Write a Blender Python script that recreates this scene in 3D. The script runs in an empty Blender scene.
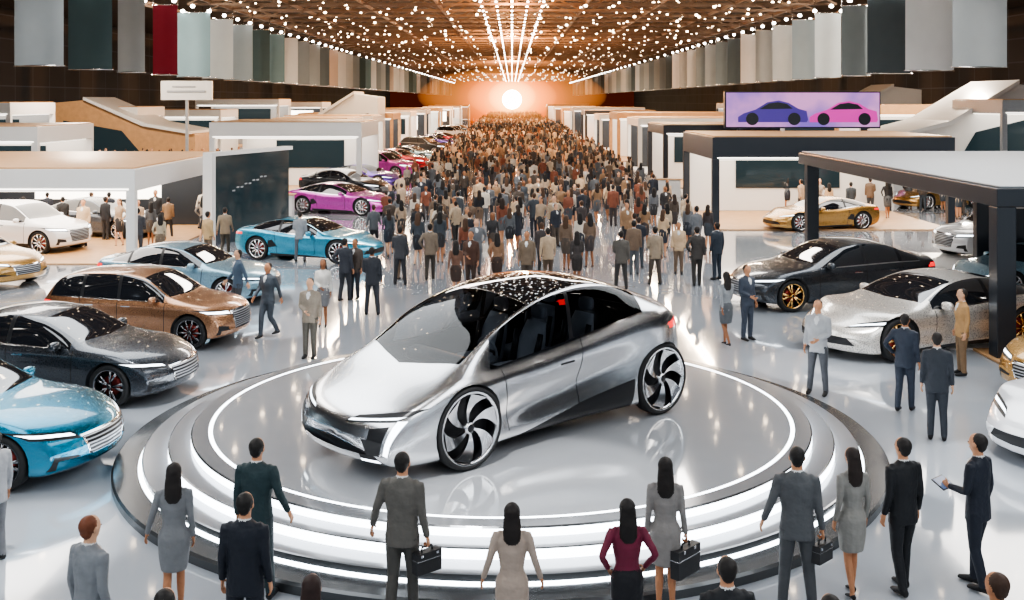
import bpy, bmesh, math, random
import numpy as np
from mathutils import Vector, Matrix, geometry, interpolate
from mathutils.bvhtree import BVHTree
random.seed(7); RNG=np.random.RandomState(7)
F=1073.0; H=5.6
scene=bpy.context.scene
COL=scene.collection
try:
    scene.view_settings.view_transform='AgX'; scene.view_settings.look='AgX - Medium High Contrast'; scene.view_settings.exposure=.15
except Exception as e: print(e)

# ------------------------------------------------ helpers
def c(h):
    h=h.lstrip('#'); r=[int(h[i:i+2],16)/255 for i in (0,2,4)]
    return tuple([(x/12.92 if x<=.04045 else ((x+.055)/1.055)**2.4) for x in r]+[1.0])
def gx(px,d): return (px-512)/F*d
def ground(px,py,z=0.0):
    d=F*(H-z)/(py-100.0); return gx(px,d),d
def byhead(px,hy,h):
    d=F*(H-h)/(hy-100.0); return gx(px,d),d

def pm(name,col,rough=.5,metal=0.,em=None,es=0.,coat=0.,spec=.5,noise=0.,nscale=8.,bump=0.,flake=0.):
    m=bpy.data.materials.new(name); m.use_nodes=True
    nt=m.node_tree; b=nt.nodes['Principled BSDF']
    if isinstance(col,str): col=c(col)
    b.inputs['Base Color'].default_value=col
    b.inputs['Roughness'].default_value=rough
    b.inputs['Metallic'].default_value=metal
    b.inputs['Specular IOR Level'].default_value=spec
    b.inputs['Coat Weight'].default_value=coat
    b.inputs['Coat Roughness'].default_value=.04
    if em is not None:
        if isinstance(em,str): em=c(em)
        b.inputs['Emission Color'].default_value=em
        b.inputs['Emission Strength'].default_value=es
    if noise>0 or bump>0:
        tc=nt.nodes.new('ShaderNodeTexCoord'); n=nt.nodes.new('ShaderNodeTexNoise')
        n.inputs['Scale'].default_value=nscale; n.inputs['Detail'].default_value=3
        nt.links.new(tc.outputs['Object'],n.inputs['Vector'])
        if noise>0:
            mx=nt.nodes.new('ShaderNodeMix'); mx.data_type='RGBA'
            mx.inputs[6].default_value=tuple([x*(1-noise) for x in col[:3]]+[1])
            mx.inputs[7].default_value=tuple([min(1,x*(1+noise)) for x in col[:3]]+[1])
            nt.links.new(n.outputs['Fac'],mx.inputs[0]); nt.links.new(mx.outputs[2],b.inputs['Base Color'])
        if bump>0:
            bp=nt.nodes.new('ShaderNodeBump'); bp.inputs['Strength'].default_value=bump; bp.inputs['Distance'].default_value=.02
            nt.links.new(n.outputs['Fac'],bp.inputs['Height']); nt.links.new(bp.outputs[0],b.inputs['Normal'])
    return m
def no_mis(m):
    try: m.cycles.emission_sampling='NONE'
    except Exception: pass
    return m

class MB:
    def __init__(s): s.v=[];s.f=[];s.m=[]
    def add(s,vs,fs,mat=0):
        o=len(s.v); s.v.extend([tuple(v) for v in vs]); s.f.extend([tuple(i+o for i in f) for f in fs])
        s.m.extend([mat]*len(fs) if isinstance(mat,int) else list(mat))
    def box(s,x0,x1,y0,y1,z0,z1,mat=0,rot=0,piv=None):
        vs=[(x,y,z) for z in (z0,z1) for y in (y0,y1) for x in (x0,x1)]
        if rot:
            px,py=piv if piv else ((x0+x1)/2,(y0+y1)/2); ca,sa=math.cos(rot),math.sin(rot)
            vs=[(px+(x-px)*ca-(y-py)*sa,py+(x-px)*sa+(y-py)*ca,z) for x,y,z in vs]
        s.add(vs,[(0,2,3,1),(4,5,7,6),(0,1,5,4),(2,6,7,3),(0,4,6,2),(1,3,7,5)],mat)
    def beam(s,a,b,w,mat=0):
        a=Vector(a);b=Vector(b);t=(b-a).normalized()
        r=Vector((0,0,1)) if abs(t.z)<.9 else Vector((1,0,0))
        u=t.cross(r).normalized()*w/2; v=t.cross(u).normalized()*w/2
        vs=[a-u-v,a+u-v,a+u+v,a-u+v,b-u-v,b+u-v,b+u+v,b-u+v]
        s.add(vs,[(0,3,2,1),(4,5,6,7),(0,1,5,4),(1,2,6,5),(2,3,7,6),(3,0,4,7)],mat)
    def lathe(s,prof,n,mats,center=(0,0,0),axis='z',cap=None):
        vs=[]
        for r,h in prof:
            for i in range(n):
                a=2*math.pi*i/n
                if axis=='z': p=(r*math.cos(a),r*math.sin(a),h)
                else: p=(r*math.cos(a),h,r*math.sin(a))
                vs.append((p[0]+center[0],p[1]+center[1],p[2]+center[2]))
        fs=[];ms=[]
        for k in range(len(prof)-1):
            mt=mats if isinstance(mats,int) else mats[k]
            for i in range(n):
                j=(i+1)%n
                fs.append((k*n+i,k*n+j,(k+1)*n+j,(k+1)*n+i)); ms.append(mt)
        s.add(vs,fs,ms)
    def prism(s,poly,off,mat=0,mat_side=None):
        n=len(poly); a=[Vector(p) for p in poly]; b=[p+Vector(off) for p in a]
        fs=[tuple(range(n)),tuple(range(2*n-1,n-1,-1))]+[(i,i+n,(i+1)%n+n,(i+1)%n) for i in range(n)]
        s.add(a+b,fs,[mat,mat]+[mat if mat_side is None else mat_side]*n)
    def ell(s,cn,r,mat=0,nu=16,nv=10,power=1.0):
        vs=[];fs=[]
        def sg(x): return math.copysign(abs(x)**power,x)
        for j in range(1,nv):
            p=math.pi*j/nv
            for i in range(nu):
                a=2*math.pi*i/nu
                vs.append((cn[0]+r[0]*sg(math.sin(p))*sg(math.cos(a)),cn[1]+r[1]*sg(math.sin(p))*sg(math.sin(a)),cn[2]+r[2]*sg(math.cos(p))))
        t=len(vs); vs.append((cn[0],cn[1],cn[2]+r[2])); vs.append((cn[0],cn[1],cn[2]-r[2]))
        for j in range(nv-2):
            for i in range(nu):
                k=(i+1)%nu
                fs.append((j*nu+i,(j+1)*nu+i,(j+1)*nu+k,j*nu+k))
        for i in range(nu):
            k=(i+1)%nu
            fs.append((t,i,k)); fs.append((t+1,(nv-2)*nu+k,(nv-2)*nu+i))
        s.add(vs,fs,mat)
    def tube(s,path,rad,mat=0,n=12,ref=(1,0,0),sub=1):
        P=[Vector(p) for p in path]; R=[(r,r) if not isinstance(r,tuple) else r for r in rad]
        if sub>1 and len(P)>2:
            ts=np.arange(len(P)); tt=np.linspace(0,len(P)-1,(len(P)-1)*sub+1)
            A=np.array([list(p)+list(r) for p,r in zip(P,R)]); B=np.stack([pchip(ts,A[:,k])(tt) for k in range(5)],1)
            P=[Vector(b[:3]) for b in B]; R=[(b[3],b[4]) for b in B]
        vs=[];fs=[];N=len(P)
        for i in range(N):
            t=(P[min(i+1,N-1)]-P[max(i-1,0)]).normalized()
            rf=Vector(ref)
            if abs(t.dot(rf))>.95: rf=Vector((0,1,0)) if abs(t.y)<.9 else Vector((0,0,1))
            u=(rf-t*rf.dot(t)).normalized(); v=t.cross(u)
            for k in range(n):
                a=2*math.pi*k/n
                vs.append(P[i]+u*(R[i][0]*math.cos(a))+v*(R[i][1]*math.sin(a)))
        for i in range(N-1):
            for k in range(n):
                j=(k+1)%n; fs.append((i*n+k,i*n+j,(i+1)*n+j,(i+1)*n+k))
        vs.append(P[0]); vs.append(P[-1]); a=len(vs)-2
        for k in range(n):
            j=(k+1)%n; fs.append((a,j,k)); fs.append((a+1,(N-1)*n+k,(N-1)*n+j))
        s.add(vs,fs,mat)
    def mesh(s,name,mats,smooth=False):
        me=bpy.data.meshes.new(name); me.from_pydata(s.v,[],s.f)
        for m in mats: me.materials.append(m)
        me.polygons.foreach_set('material_index',s.m)
        if smooth: me.polygons.foreach_set('use_smooth',[True]*len(s.f))
        me.update(); return me
    def obj(s,name,mats,smooth=False,bevel=0,loc=(0,0,0),rot=0):
        o=bpy.data.objects.new(name,s.mesh(name,mats,smooth)); COL.objects.link(o)
        o.location=loc; o.rotation_euler[2]=rot
        if bevel:
            b=o.modifiers.new('bevel','BEVEL'); b.width=bevel; b.segments=2; b.limit_method='ANGLE'
        return o

def pchip(xs,ys):
    xs=np.array(xs,float); ys=np.array(ys,float); h=np.diff(xs); dl=np.diff(ys)/h; n=len(xs); d=np.zeros(n)
    for i in range(1,n-1):
        if dl[i-1]*dl[i]>0:
            w1=2*h[i]+h[i-1]; w2=h[i]+2*h[i-1]; d[i]=(w1+w2)/(w1/dl[i-1]+w2/dl[i])
    d[0]=dl[0]; d[-1]=dl[-1]
    def f(x):
        x=np.clip(np.asarray(x,float),xs[0],xs[-1]); i=np.clip(np.searchsorted(xs,x)-1,0,n-2)
        t=(x-xs[i])/h[i]
        return ((1+2*t)*(1-t)**2*ys[i]+t*(1-t)**2*h[i]*d[i]+t*t*(3-2*t)*ys[i+1]+t*t*(t-1)*h[i]*d[i+1])
    return f
KW=np.array([.4,1,2,3,3.4,3,2,1,.4]); KW=KW/KW.sum(); KO=np.linspace(-1,1,9)
def curve(pts,dl=.24):
    f=pchip([p[0] for p in pts],[p[1] for p in pts]); L=pts[-1][0]
    def g(x):
        x=float(x); d=max(0.,min(dl,x*.5,(L-x)*.5)); return float((f(x+KO*d)*KW).sum())
    return g

# ------------------------------------------------ materials
def paint(name,col,metal=.6,rough=.28,glit=.12):
    m=pm(name,col,rough,metal,coat=1.0)
    nt=m.node_tree; out=nt.nodes['Material Output']; b=nt.nodes['Principled BSDF']
    g=nt.nodes.new('ShaderNodeNewGeometry'); d=nt.nodes.new('ShaderNodeBsdfDiffuse'); d.inputs[0].default_value=(.02,.02,.022,1)
    mx=nt.nodes.new('ShaderNodeMixShader')
    nt.links.new(g.outputs['Backfacing'],mx.inputs[0]); nt.links.new(b.outputs[0],mx.inputs[1]); nt.links.new(d.outputs[0],mx.inputs[2]); nt.links.new(mx.outputs[0],out.inputs[0])
    tc=nt.nodes.new('ShaderNodeTexCoord')
    n=nt.nodes.new('ShaderNodeTexNoise'); n.inputs['Scale'].default_value=60; n.inputs['Detail'].default_value=4
    nt.links.new(tc.outputs['Object'],n.inputs['Vector'])
    mr=nt.nodes.new('ShaderNodeMapRange'); mr.inputs['To Min'].default_value=rough*.8; mr.inputs['To Max'].default_value=rough*1.2
    nt.links.new(n.outputs['Fac'],mr.inputs['Value']); nt.links.new(mr.outputs[0],b.inputs['Roughness'])
    if glit>0:
        bp=nt.nodes.new('ShaderNodeBump'); bp.inputs['Strength'].default_value=glit; bp.inputs['Distance'].default_value=.01
        nt.links.new(n.outputs['Fac'],bp.inputs['Height']); nt.links.new(bp.outputs[0],b.inputs['Normal'])
    return m
def clear_glass(name,tint=(.36,.39,.42,1)):
    m=bpy.data.materials.new(name); m.use_nodes=True; nt=m.node_tree; nt.nodes.clear()
    o=nt.nodes.new('ShaderNodeOutputMaterial'); t=nt.nodes.new('ShaderNodeBsdfTransparent'); t.inputs[0].default_value=tint
    g=nt.nodes.new('ShaderNodeBsdfGlossy'); g.inputs['Roughness'].default_value=.02; fr=nt.nodes.new('ShaderNodeFresnel'); fr.inputs[0].default_value=1.45
    mx=nt.nodes.new('ShaderNodeMixShader')
    nt.links.new(fr.outputs[0],mx.inputs[0]);nt.links.new(t.outputs[0],mx.inputs[1]);nt.links.new(g.outputs[0],mx.inputs[2]);nt.links.new(mx.outputs[0],o.inputs[0])
    return m
def glint_glass():  # lamp reflections painted as glowing Voronoi dots on dark glass
    m=pm('painted_glint_roof_glass',(.006,.007,.009,1),.05,0,coat=1,spec=.6); nt=m.node_tree;b=nt.nodes['Principled BSDF']
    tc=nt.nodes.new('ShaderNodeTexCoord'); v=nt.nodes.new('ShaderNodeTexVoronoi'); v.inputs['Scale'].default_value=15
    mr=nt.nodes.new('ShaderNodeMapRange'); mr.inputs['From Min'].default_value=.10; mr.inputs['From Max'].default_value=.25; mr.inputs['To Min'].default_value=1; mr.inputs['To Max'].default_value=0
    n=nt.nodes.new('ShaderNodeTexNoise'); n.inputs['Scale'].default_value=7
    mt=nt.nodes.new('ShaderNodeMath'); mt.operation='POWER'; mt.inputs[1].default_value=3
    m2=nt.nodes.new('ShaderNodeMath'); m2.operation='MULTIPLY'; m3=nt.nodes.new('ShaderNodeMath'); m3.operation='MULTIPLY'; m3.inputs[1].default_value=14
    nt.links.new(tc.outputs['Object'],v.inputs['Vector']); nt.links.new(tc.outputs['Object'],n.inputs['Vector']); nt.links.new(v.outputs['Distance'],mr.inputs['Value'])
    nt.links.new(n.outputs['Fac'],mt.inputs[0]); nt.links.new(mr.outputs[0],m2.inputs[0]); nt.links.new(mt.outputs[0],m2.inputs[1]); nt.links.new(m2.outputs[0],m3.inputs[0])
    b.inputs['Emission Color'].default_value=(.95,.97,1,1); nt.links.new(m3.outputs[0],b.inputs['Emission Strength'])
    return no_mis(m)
M_GLASS=pm('dark_window_glass',(.012,.014,.018,1),.04,0,coat=1,spec=.8)
M_GLINT=glint_glass()
M_BLACK=pm('black_trim',(.012,.012,.014,1),.35,noise=.2,nscale=40)
M_CHROME=pm('chrome_trim',(.75,.76,.78,1),.12,1.0,noise=.05)
M_LAMP=pm('headlamp',(.85,.9,1,1),.1,.2,em=(.85,.93,1,1),es=6,coat=1); no_mis(M_LAMP)
M_TAIL=pm('tail_lamp',(.6,.01,.015,1),.15,em=(1,.03,.03,1),es=1.6,coat=1); no_mis(M_TAIL)
M_TYRE=pm('tyre_rubber',(.014,.014,.015,1),.7,bump=.3,nscale=60)
M_RIM=pm('alloy_rim',(.86,.87,.89,1),.2,1.0,noise=.05)
M_RIMD=pm('dark_alloy_rim',(.2,.2,.21,1),.22,1.0,noise=.05)
M_RIMG=pm('gold_alloy_rim',(.80,.50,.2,1),.22,1.0,noise=.05)
M_ROTOR=pm('brake_disc',(.35,.06,.05,1),.35,.7,noise=.1)
M_CLEAR=clear_glass('clear_canopy_glass')
def grille_mat():
    m=pm('grille_slats',(.02,.02,.02,1),.3,.3); nt=m.node_tree;b=nt.nodes['Principled BSDF']
    tc=nt.nodes.new('ShaderNodeTexCoord'); w=nt.nodes.new('ShaderNodeTexWave'); w.bands_direction='Z'; w.inputs['Scale'].default_value=6.5
    cr=nt.nodes.new('ShaderNodeValToRGB'); cr.color_ramp.elements[0].position=.66; cr.color_ramp.elements[0].color=(.01,.01,.012,1); cr.color_ramp.elements[1].position=.78; cr.color_ramp.elements[1].color=(.5,.52,.55,1)
    nt.links.new(tc.outputs['Object'],w.inputs['Vector']); nt.links.new(w.outputs['Fac'],cr.inputs[0]); nt.links.new(cr.outputs[0],b.inputs['Base Color'])
    return m
M_GRILLE=grille_mat()

# ------------------------------------------------ wheels
def wheel(mb,cx,cy,cz,r,side,style,wd=.24,I=(6,7,2,9)):
    ty,ri,bl,ro=I; h=wd/2; rr=r*(.88 if style=='turbine' else .77); w=MB()
    w.lathe([(rr,-h*.9),(r*.92,-h),(r*.985,-h*.8),(r,-h*.55),(r,h*.55),(r*.985,h*.8),(r*.94,h),(rr*1.03,h*.95),(rr,h*.88)],40,ty,axis='y')
    w.lathe([(rr,h*.9),(rr*.95,h*.9),(rr*.92,h*.6),(rr*.9,-h*.8)],40,[ri,ri,bl],axis='y')
    w.lathe([(rr*.9,-h*.5),(.001,-h*.5)],32,bl,axis='y')
    if style!='turbine': w.lathe([(rr*.62,-h*.15),(rr*.62,0),(rr*.3,0),(.001,0)],28,ro,axis='y')
    w.lathe([(rr*.16,h*.2),(rr*.16,h*.72),(rr*.11,h*.85),(.001,h*.86)],20,[ri,ri,bl],axis='y')
    def pol(rad,a,y): return (rad*math.cos(a),y,rad*math.sin(a))
    if style=='turbine':
        n=6
        for k in range(n):
            a=2*math.pi*k/n+.25
            N=7; L1=[];L2=[]
            for i in range(N):
                t=i/(N-1); rad=rr*(.12+.82*t); sw=a+.55*t**1.3; hw_=.25 if t<.15 else .13+.24*t
                yy=h*(.62+.28*t)
                L1.append(pol(rad,sw-hw_*.7,yy)); L2.append(pol(rad,sw+hw_,yy-h*.2*math.sin(math.pi*t)))
            vs=L1+L2; w.add(vs,[(i,i+1,N+i+1,N+i) for i in range(N-1)],ri)
            B1=[(p[0],p[1]-h*.4,p[2]) for p in L1]; B2=[(p[0],p[1]-h*.3,p[2]) for p in L2]
            w.add(L1+B1,[(i,i+1,N+i+1,N+i) for i in range(N-1)],ri); w.add(L2+B2,[(i,i+1,N+i+1,N+i) for i in range(N-1)],bl)
    else:
        n=10 if style=='multi' else 5
        for k in range(n):
            a=2*math.pi*k/n
            offs=(0,) if style=='multi' else (-.2,.2)
            for o in offs:
                a1=a+o*.4; a2=a+o; wi=.16 if style=='multi' else .22; wo=.075 if style=='multi' else .09
                pts=[pol(rr*.17,a1-wi*.9,h*.8),pol(rr*.17,a1+wi*.9,h*.8),pol(rr*.95,a2+wo,h*.88),pol(rr*.95,a2-wo,h*.88)]
                w.prism(pts,(0,-h*.35,0),ri)
    vs=[(x+cx,y*side+cy,z+cz) for x,y,z in w.v]
    mb.add(vs,w.f,w.m)

# ------------------------------------------------ car builder
NSUB={0:[0,.5],1:[0,.5],2:[0,.33,.66],3:[0,.2,.4,.6,.8],4:[0,.25,.5,.75],5:[0,.25,.5,.75],6:[0,.06,.2,.4,.6,.8,.93],7:[0,.12,.3,.5,.75],8:[0,.25,.5,.75]}
def build_car(name,P):
    L=P['L']; K={k:curve(P[k],P.get('sm',.2)) for k in ('zt','zs','zb','w','wt','kr')}
    W=max(p[1] for p in P['w']); sc=L/4.9
    ends=[0,.006,.015,.028,.045,.065,.09,.12,.155,.195,.24,.29]
    st=[e*sc for e in ends]; x=st[-1]; n=int((L-2*x)/(.07*sc)); st+=list(np.linspace(x,L-x,n+1)[1:-1]); st+=[L-e*sc for e in ends[::-1]]
    rows=[(s,t) for s in range(9) for t in NSUB[s]]
    nr=len(rows)+1
    xm=(P['wx'][0]+P['wx'][1])/2
    dent=P.get('dent',.03)
    grid=[]
    for x in st:
        w=K['w'](x);zb=K['zb'](x);zs=K['zs'](x);zt=K['zt'](x);wt=K['wt'](x);kr=K['kr'](x)
        zs=max(zs,zb+.03); zt=max(zt,zs+.012); hh=zs-zb; zr=zs+(zt-zs)*kr
        bw=P.get('belt',.94)
        cp=[(0,zb),(.6*w,zb),(.9*w,zb+.01*hh),(.975*w,zb+.14*hh),(w,zb+.5*hh),(.995*w,zb+.82*hh),(bw*w,zs),(min(wt,bw*w*.98),zr),(.6*wt,zr+(zt-zr)*.66),(0,zt)]
        ex=[(-cp[1][0],cp[1][1])]+cp+[(-cp[-2][0],cp[-2][1])]
        A=np.array(ex); dd=np.sqrt((np.diff(A,axis=0)**2).sum(1))**.7+1e-5; s=np.concatenate([[0],np.cumsum(dd)])
        fy=pchip(s,A[:,0]); fz=pchip(s,A[:,1])
        q=[s[1+sg]+t*(s[2+sg]-s[1+sg]) for sg,t in rows]+[s[10]]
        ys=fy(q); zz=fz(q); ys[0]=0; ys[-1]=0
        mid=math.exp(-((x-xm)/(.36*(P['wx'][1]-P['wx'][0])))**4)
        if P.get('sweep'): zc=zb+hh*(.30+.28*min(1,max(0,(x-P['wx'][0])/(P['wx'][1]-P['wx'][0]))))
        else: zc=zb+P.get('dz',.36)*hh
        g=np.exp(-((zz-zc)/(.2*hh))**2)*mid*dent
        g2=np.exp(-((zz-(zb+.72*hh))/(.05*hh))**2)*mid*.012
        ys=ys*(1-g-g2*(0 if P.get('sweep') else 1))
        ff=max(0,1-x/P['xb'][0])**1.5*P['bow'][0]; fr=max(0,1-(L-x)/P['xb'][1])**1.5*P['bow'][1]
        xx=x+(ff-fr)*np.power(np.abs(ys)/W,2.4)
        grid.append([(xm-a,b,cc) for a,b,cc in zip(xx,ys,zz)])
    bm=bmesh.new(); SEG=bm.faces.layers.int.new('seg'); ROW=bm.faces.layers.int.new('row'); FL=bm.faces.layers.int.new('fl')
    NS=len(st); rl=[]
    for row in grid:
        left=[bm.verts.new(p) for p in row]; right=[left[0]]+[bm.verts.new((p[0],-p[1],p[2])) for p in row[1:-1]]+[left[-1]]
        rl.append((left,right))
    for i in range(NS-1):
        for sd in (0,1):
            a=rl[i][sd];b=rl[i+1][sd]
            for j in range(nr-1):
                vs=[a[j],a[j+1],b[j+1],b[j]]
                if sd==1: vs=vs[::-1]
                f=bm.faces.new(vs); f[SEG]=rows[j][0]; f[ROW]=int(round(rows[j][1]*100))
    for e,fl in ((0,0),(NS-1,1)):
        loop=rl[e][0]+rl[e][1][1:-1][::-1]
        f=bm.faces.new(loop); f[SEG]=4
    bmesh.ops.recalc_face_normals(bm,faces=bm.faces)
    bm.normal_update(); bm.verts.ensure_lookup_table(); bm.faces.ensure_lookup_table()
    tf=max(bm.faces,key=lambda f:f.calc_center_median().z)
    if tf.normal.z<0:
        bmesh.ops.reverse_faces(bm,faces=bm.faces[:]); bm.normal_update()
    bv=[v.co.copy() for v in bm.verts]; bn=[v.normal.copy() for v in bm.verts]; bf=[[v.index for v in f.verts] for f in bm.faces]
    tree=BVHTree.FromPolygons(bv,bf)
    def region(poly,ax,filt):
        cen=(sum(p[0] for p in poly)/len(poly),sum(p[1] for p in poly)/len(poly))
        lo=[min(p[k] for p in poly) for k in (0,1)]; hi=[max(p[k] for p in poly) for k in (0,1)]
        for f in bm.faces:
            ok=filt(f)
            if ok:
                for k in (0,1):
                    vals=[v.co[ax[k]] for v in f.verts]
                    if max(vals)<lo[k] or min(vals)>hi[k]: ok=False
            f[FL]=1 if ok else 0
        for i in range(len(poly)):
            a=poly[i];b=poly[(i+1)%len(poly)]
            nx,ny=(b[1]-a[1]),-(b[0]-a[0])
            if nx*(cen[0]-a[0])+ny*(cen[1]-a[1])>0: nx,ny=-nx,-ny
            no=[0,0,0];no[ax[0]]=nx;no[ax[1]]=ny; co=[0,0,0];co[ax[0]]=a[0];co[ax[1]]=a[1]
            no=Vector(no)
            if no.length<1e-7: continue
            no.normalize(); co=Vector(co)
            fs=[f for f in bm.faces if f[FL]==1]
            if not fs: return []
            es=set();vs=set()
            for f in fs: es.update(f.edges);vs.update(f.verts)
            bmesh.ops.bisect_plane(bm,geom=fs+list(es)+list(vs),dist=1e-5,plane_co=co,plane_no=no)
            for f in bm.faces:
                if f[FL]==1 and (f.calc_center_median()-co).dot(no)>0: f[FL]=0
        return [f for f in bm.faces if f[FL]==1]
    X=lambda x: xm-x
    def setm(fs,m):
        for f in fs: f.material_index=m
    sw=P['sidewin']
    for sgn in (1,-1):
        setm(region([(X(sw[0]),0),(X(sw[1]),3),(X(sw[2]),3),(X(sw[3]),0)],(0,2),lambda f:f[SEG]==6 and 6<=f[ROW]<93 and f.calc_center_median().y*sgn>0),P.get('m_side',1))
        setm(region([(X(sw[0]),0),(X(sw[1]),3),(X(sw[2]),3),(X(sw[3]),0)],(0,2),lambda f:f[SEG]==6 and f[ROW]<6 and f.calc_center_median().y*sgn>0),3)
        for px_ in P.get('pillars',[]):
            setm(region([(X(px_),0),(X(px_+.04),3),(X(px_+.12),3),(X(px_+.08),0)],(0,2),lambda f:f[SEG]==6 and 6<=f[ROW]<93 and f.calc_center_median().y*sgn>0),2)
    ws=P['ws']
    def glass_top(x0,x1,c0,m,c1=0.):
        poly=[(X(x0+c0),-1.5),(X(x0+c0*.3),-.5),(X(x0),0),(X(x0+c0*.3),.5),(X(x0+c0),1.5),(X(x1-c1),1.5),(X(x1),0.),(X(x1-c1),-1.5)]
        setm(region(poly,(0,1),lambda f:(f[SEG]==8 or (f[SEG]==7 and f[ROW]>=12))),m)
    glass_top(ws[0],ws[1],ws[2] if len(ws)>2 else .22,P.get('m_ws',1))
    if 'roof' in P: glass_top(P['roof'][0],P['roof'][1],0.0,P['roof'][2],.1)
    if 'rw' in P: glass_top(P['rw'][0],P['rw'][1],0.0,1,.1)
    for ax,poly,seg0,seg1,side,m in P.get('cuts',[]):
        for sgn in ((1,-1) if side=='both' else (0,)):
            if ax=='front':
                pl=[(y*(sgn if sgn else 1),z) for y,z in poly]
                fs=region(pl,(1,2),lambda f:seg0<=f[SEG]<=seg1 and f.calc_center_median().x>X(L*.25))
            elif ax=='rear':
                pl=[(y*(sgn if sgn else 1),z) for y,z in poly]
                fs=region(pl,(1,2),lambda f:seg0<=f[SEG]<=seg1 and f.calc_center_median().x<X(L*.8) and f.normal.x<-.15)
            else:
                pl=[(X(x),z) for x,z in poly]
                fs=region(pl,(0,2),lambda f:seg0<=f[SEG]<=seg1 and f.calc_center_median().y*sgn>.0)
            setm(fs,m)
    r=P['r']; ra=r*P.get('arch',1.12)
    for wx in P['wx']:
        for sgn in (1,-1):
            ww=K['w'](wx)
            poly=[(X(wx)+ra*math.cos(2*math.pi*k/28),r*1.0+ra*math.sin(2*math.pi*k/28)) for k in range(28)]
            fs=region(poly,(0,2),lambda f:f.calc_center_median().y*sgn>.55*ww)
            bmesh.ops.delete(bm,geom=fs,context='FACES')
            ed=[e for e in bm.edges if e.is_boundary and (e.verts[0].co.y*sgn>.5*ww) and all(math.hypot(v.co.x-X(wx),v.co.z-r)<ra*1.02 for v in e.verts) and not (all(v.co.y*sgn<.62*ww for v in e.verts))]
            ret=bmesh.ops.extrude_edge_only(bm,edges=ed)
            nv=[g for g in ret['geom'] if isinstance(g,bmesh.types.BMVert)]
            for v in nv: v.co.y=sgn*.5*ww
            for v in nv:
                for f in v.link_faces: f.material_index=2
    loose=[v for v in bm.verts if not v.link_faces]
    bmesh.ops.delete(bm,geom=loose,context='VERTS')
    bm.verts.ensure_lookup_table()
    norms=[];V=[];Fc=[];Mi=[]
    bm.verts.index_update()
    for v in bm.verts:
        V.append(v.co.copy())
        loc,no,idx,dist=tree.find_nearest(v.co)
        if dist is None or dist>.01: norms.append((0,0,0)); continue
        ids=bf[idx]
        if len(ids)>4: norms.append(tuple(no)); continue
        wts=interpolate.poly_3d_calc([bv[i] for i in ids],loc)
        nn=Vector((0,0,0))
        for i,wt_ in zip(ids,wts): nn+=bn[i]*wt_
        norms.append(tuple(nn.normalized()) if nn.length>1e-6 else (0,0,0))
    for f in bm.faces: Fc.append([v.index for v in f.verts]); Mi.append(f.material_index)
    bm.free()
    mb=MB(); mb.add(V,Fc,Mi)
    for k,wx in enumerate(P['wx']):
        ww=K['w'](wx); wd=P.get('tw',.24)
        for sgn in (1,-1):
            wheel(mb,X(wx),sgn*(ww*P.get('wy',.985)-wd/2-.01),r,r,sgn,P.get('rim','double'),wd)
    mx=P.get('mirror',1.95); zs=K['zs'](mx); wm=K['w'](mx)
    for sgn in (1,-1):
        if P.get('mirror'):
            mb.ell((X(mx),sgn*(wm+.07),zs+.07),(.07,.12,.075),0,power=.8)
            mb.beam((X(mx),sgn*wm*.9,zs+.02),(X(mx),sgn*(wm+.03),zs+.05),.05,2)
    mb.box(X(P['wx'][1])+r*0.2-.0,X(P['wx'][0])-r*.2,-.48*W,.48*W,.16,.3,2)
    for wx in P['wx']:
        mb.box(X(wx)-ra,X(wx)+ra,-.5*W,.5*W,r*.5,r*1.9 if not P.get('open') else r*1.7,2)
    for fn in P.get('extra',[]): fn(mb,X)
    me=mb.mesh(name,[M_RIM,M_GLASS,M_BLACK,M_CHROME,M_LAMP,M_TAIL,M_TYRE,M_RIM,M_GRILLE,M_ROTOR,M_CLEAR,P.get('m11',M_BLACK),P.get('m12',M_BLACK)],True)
    nb=len(Fc)
    ln=[(0,0,0)]*len(me.loops)
    me.update()
    for p in me.polygons:
        if p.index<nb:
            if p.material_index==2 and norms[p.vertices[0]]==(0,0,0): continue
            for li in p.loop_indices:
                ln[li]=norms[me.loops[li].vertex_index]
    me.normals_split_custom_set(ln)
    return me
def put_car(me,name,paintm,loc,head,scale=1,rim=None,z=0):
    o=bpy.data.objects.new(name,me); COL.objects.link(o)
    o.material_slots[0].link='OBJECT'; o.material_slots[0].material=paintm
    if rim: o.material_slots[7].link='OBJECT'; o.material_slots[7].material=rim
    o.location=(loc[0],loc[1],z); o.rotation_euler[2]=head; o.scale=(scale,)*3
    return o

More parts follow.
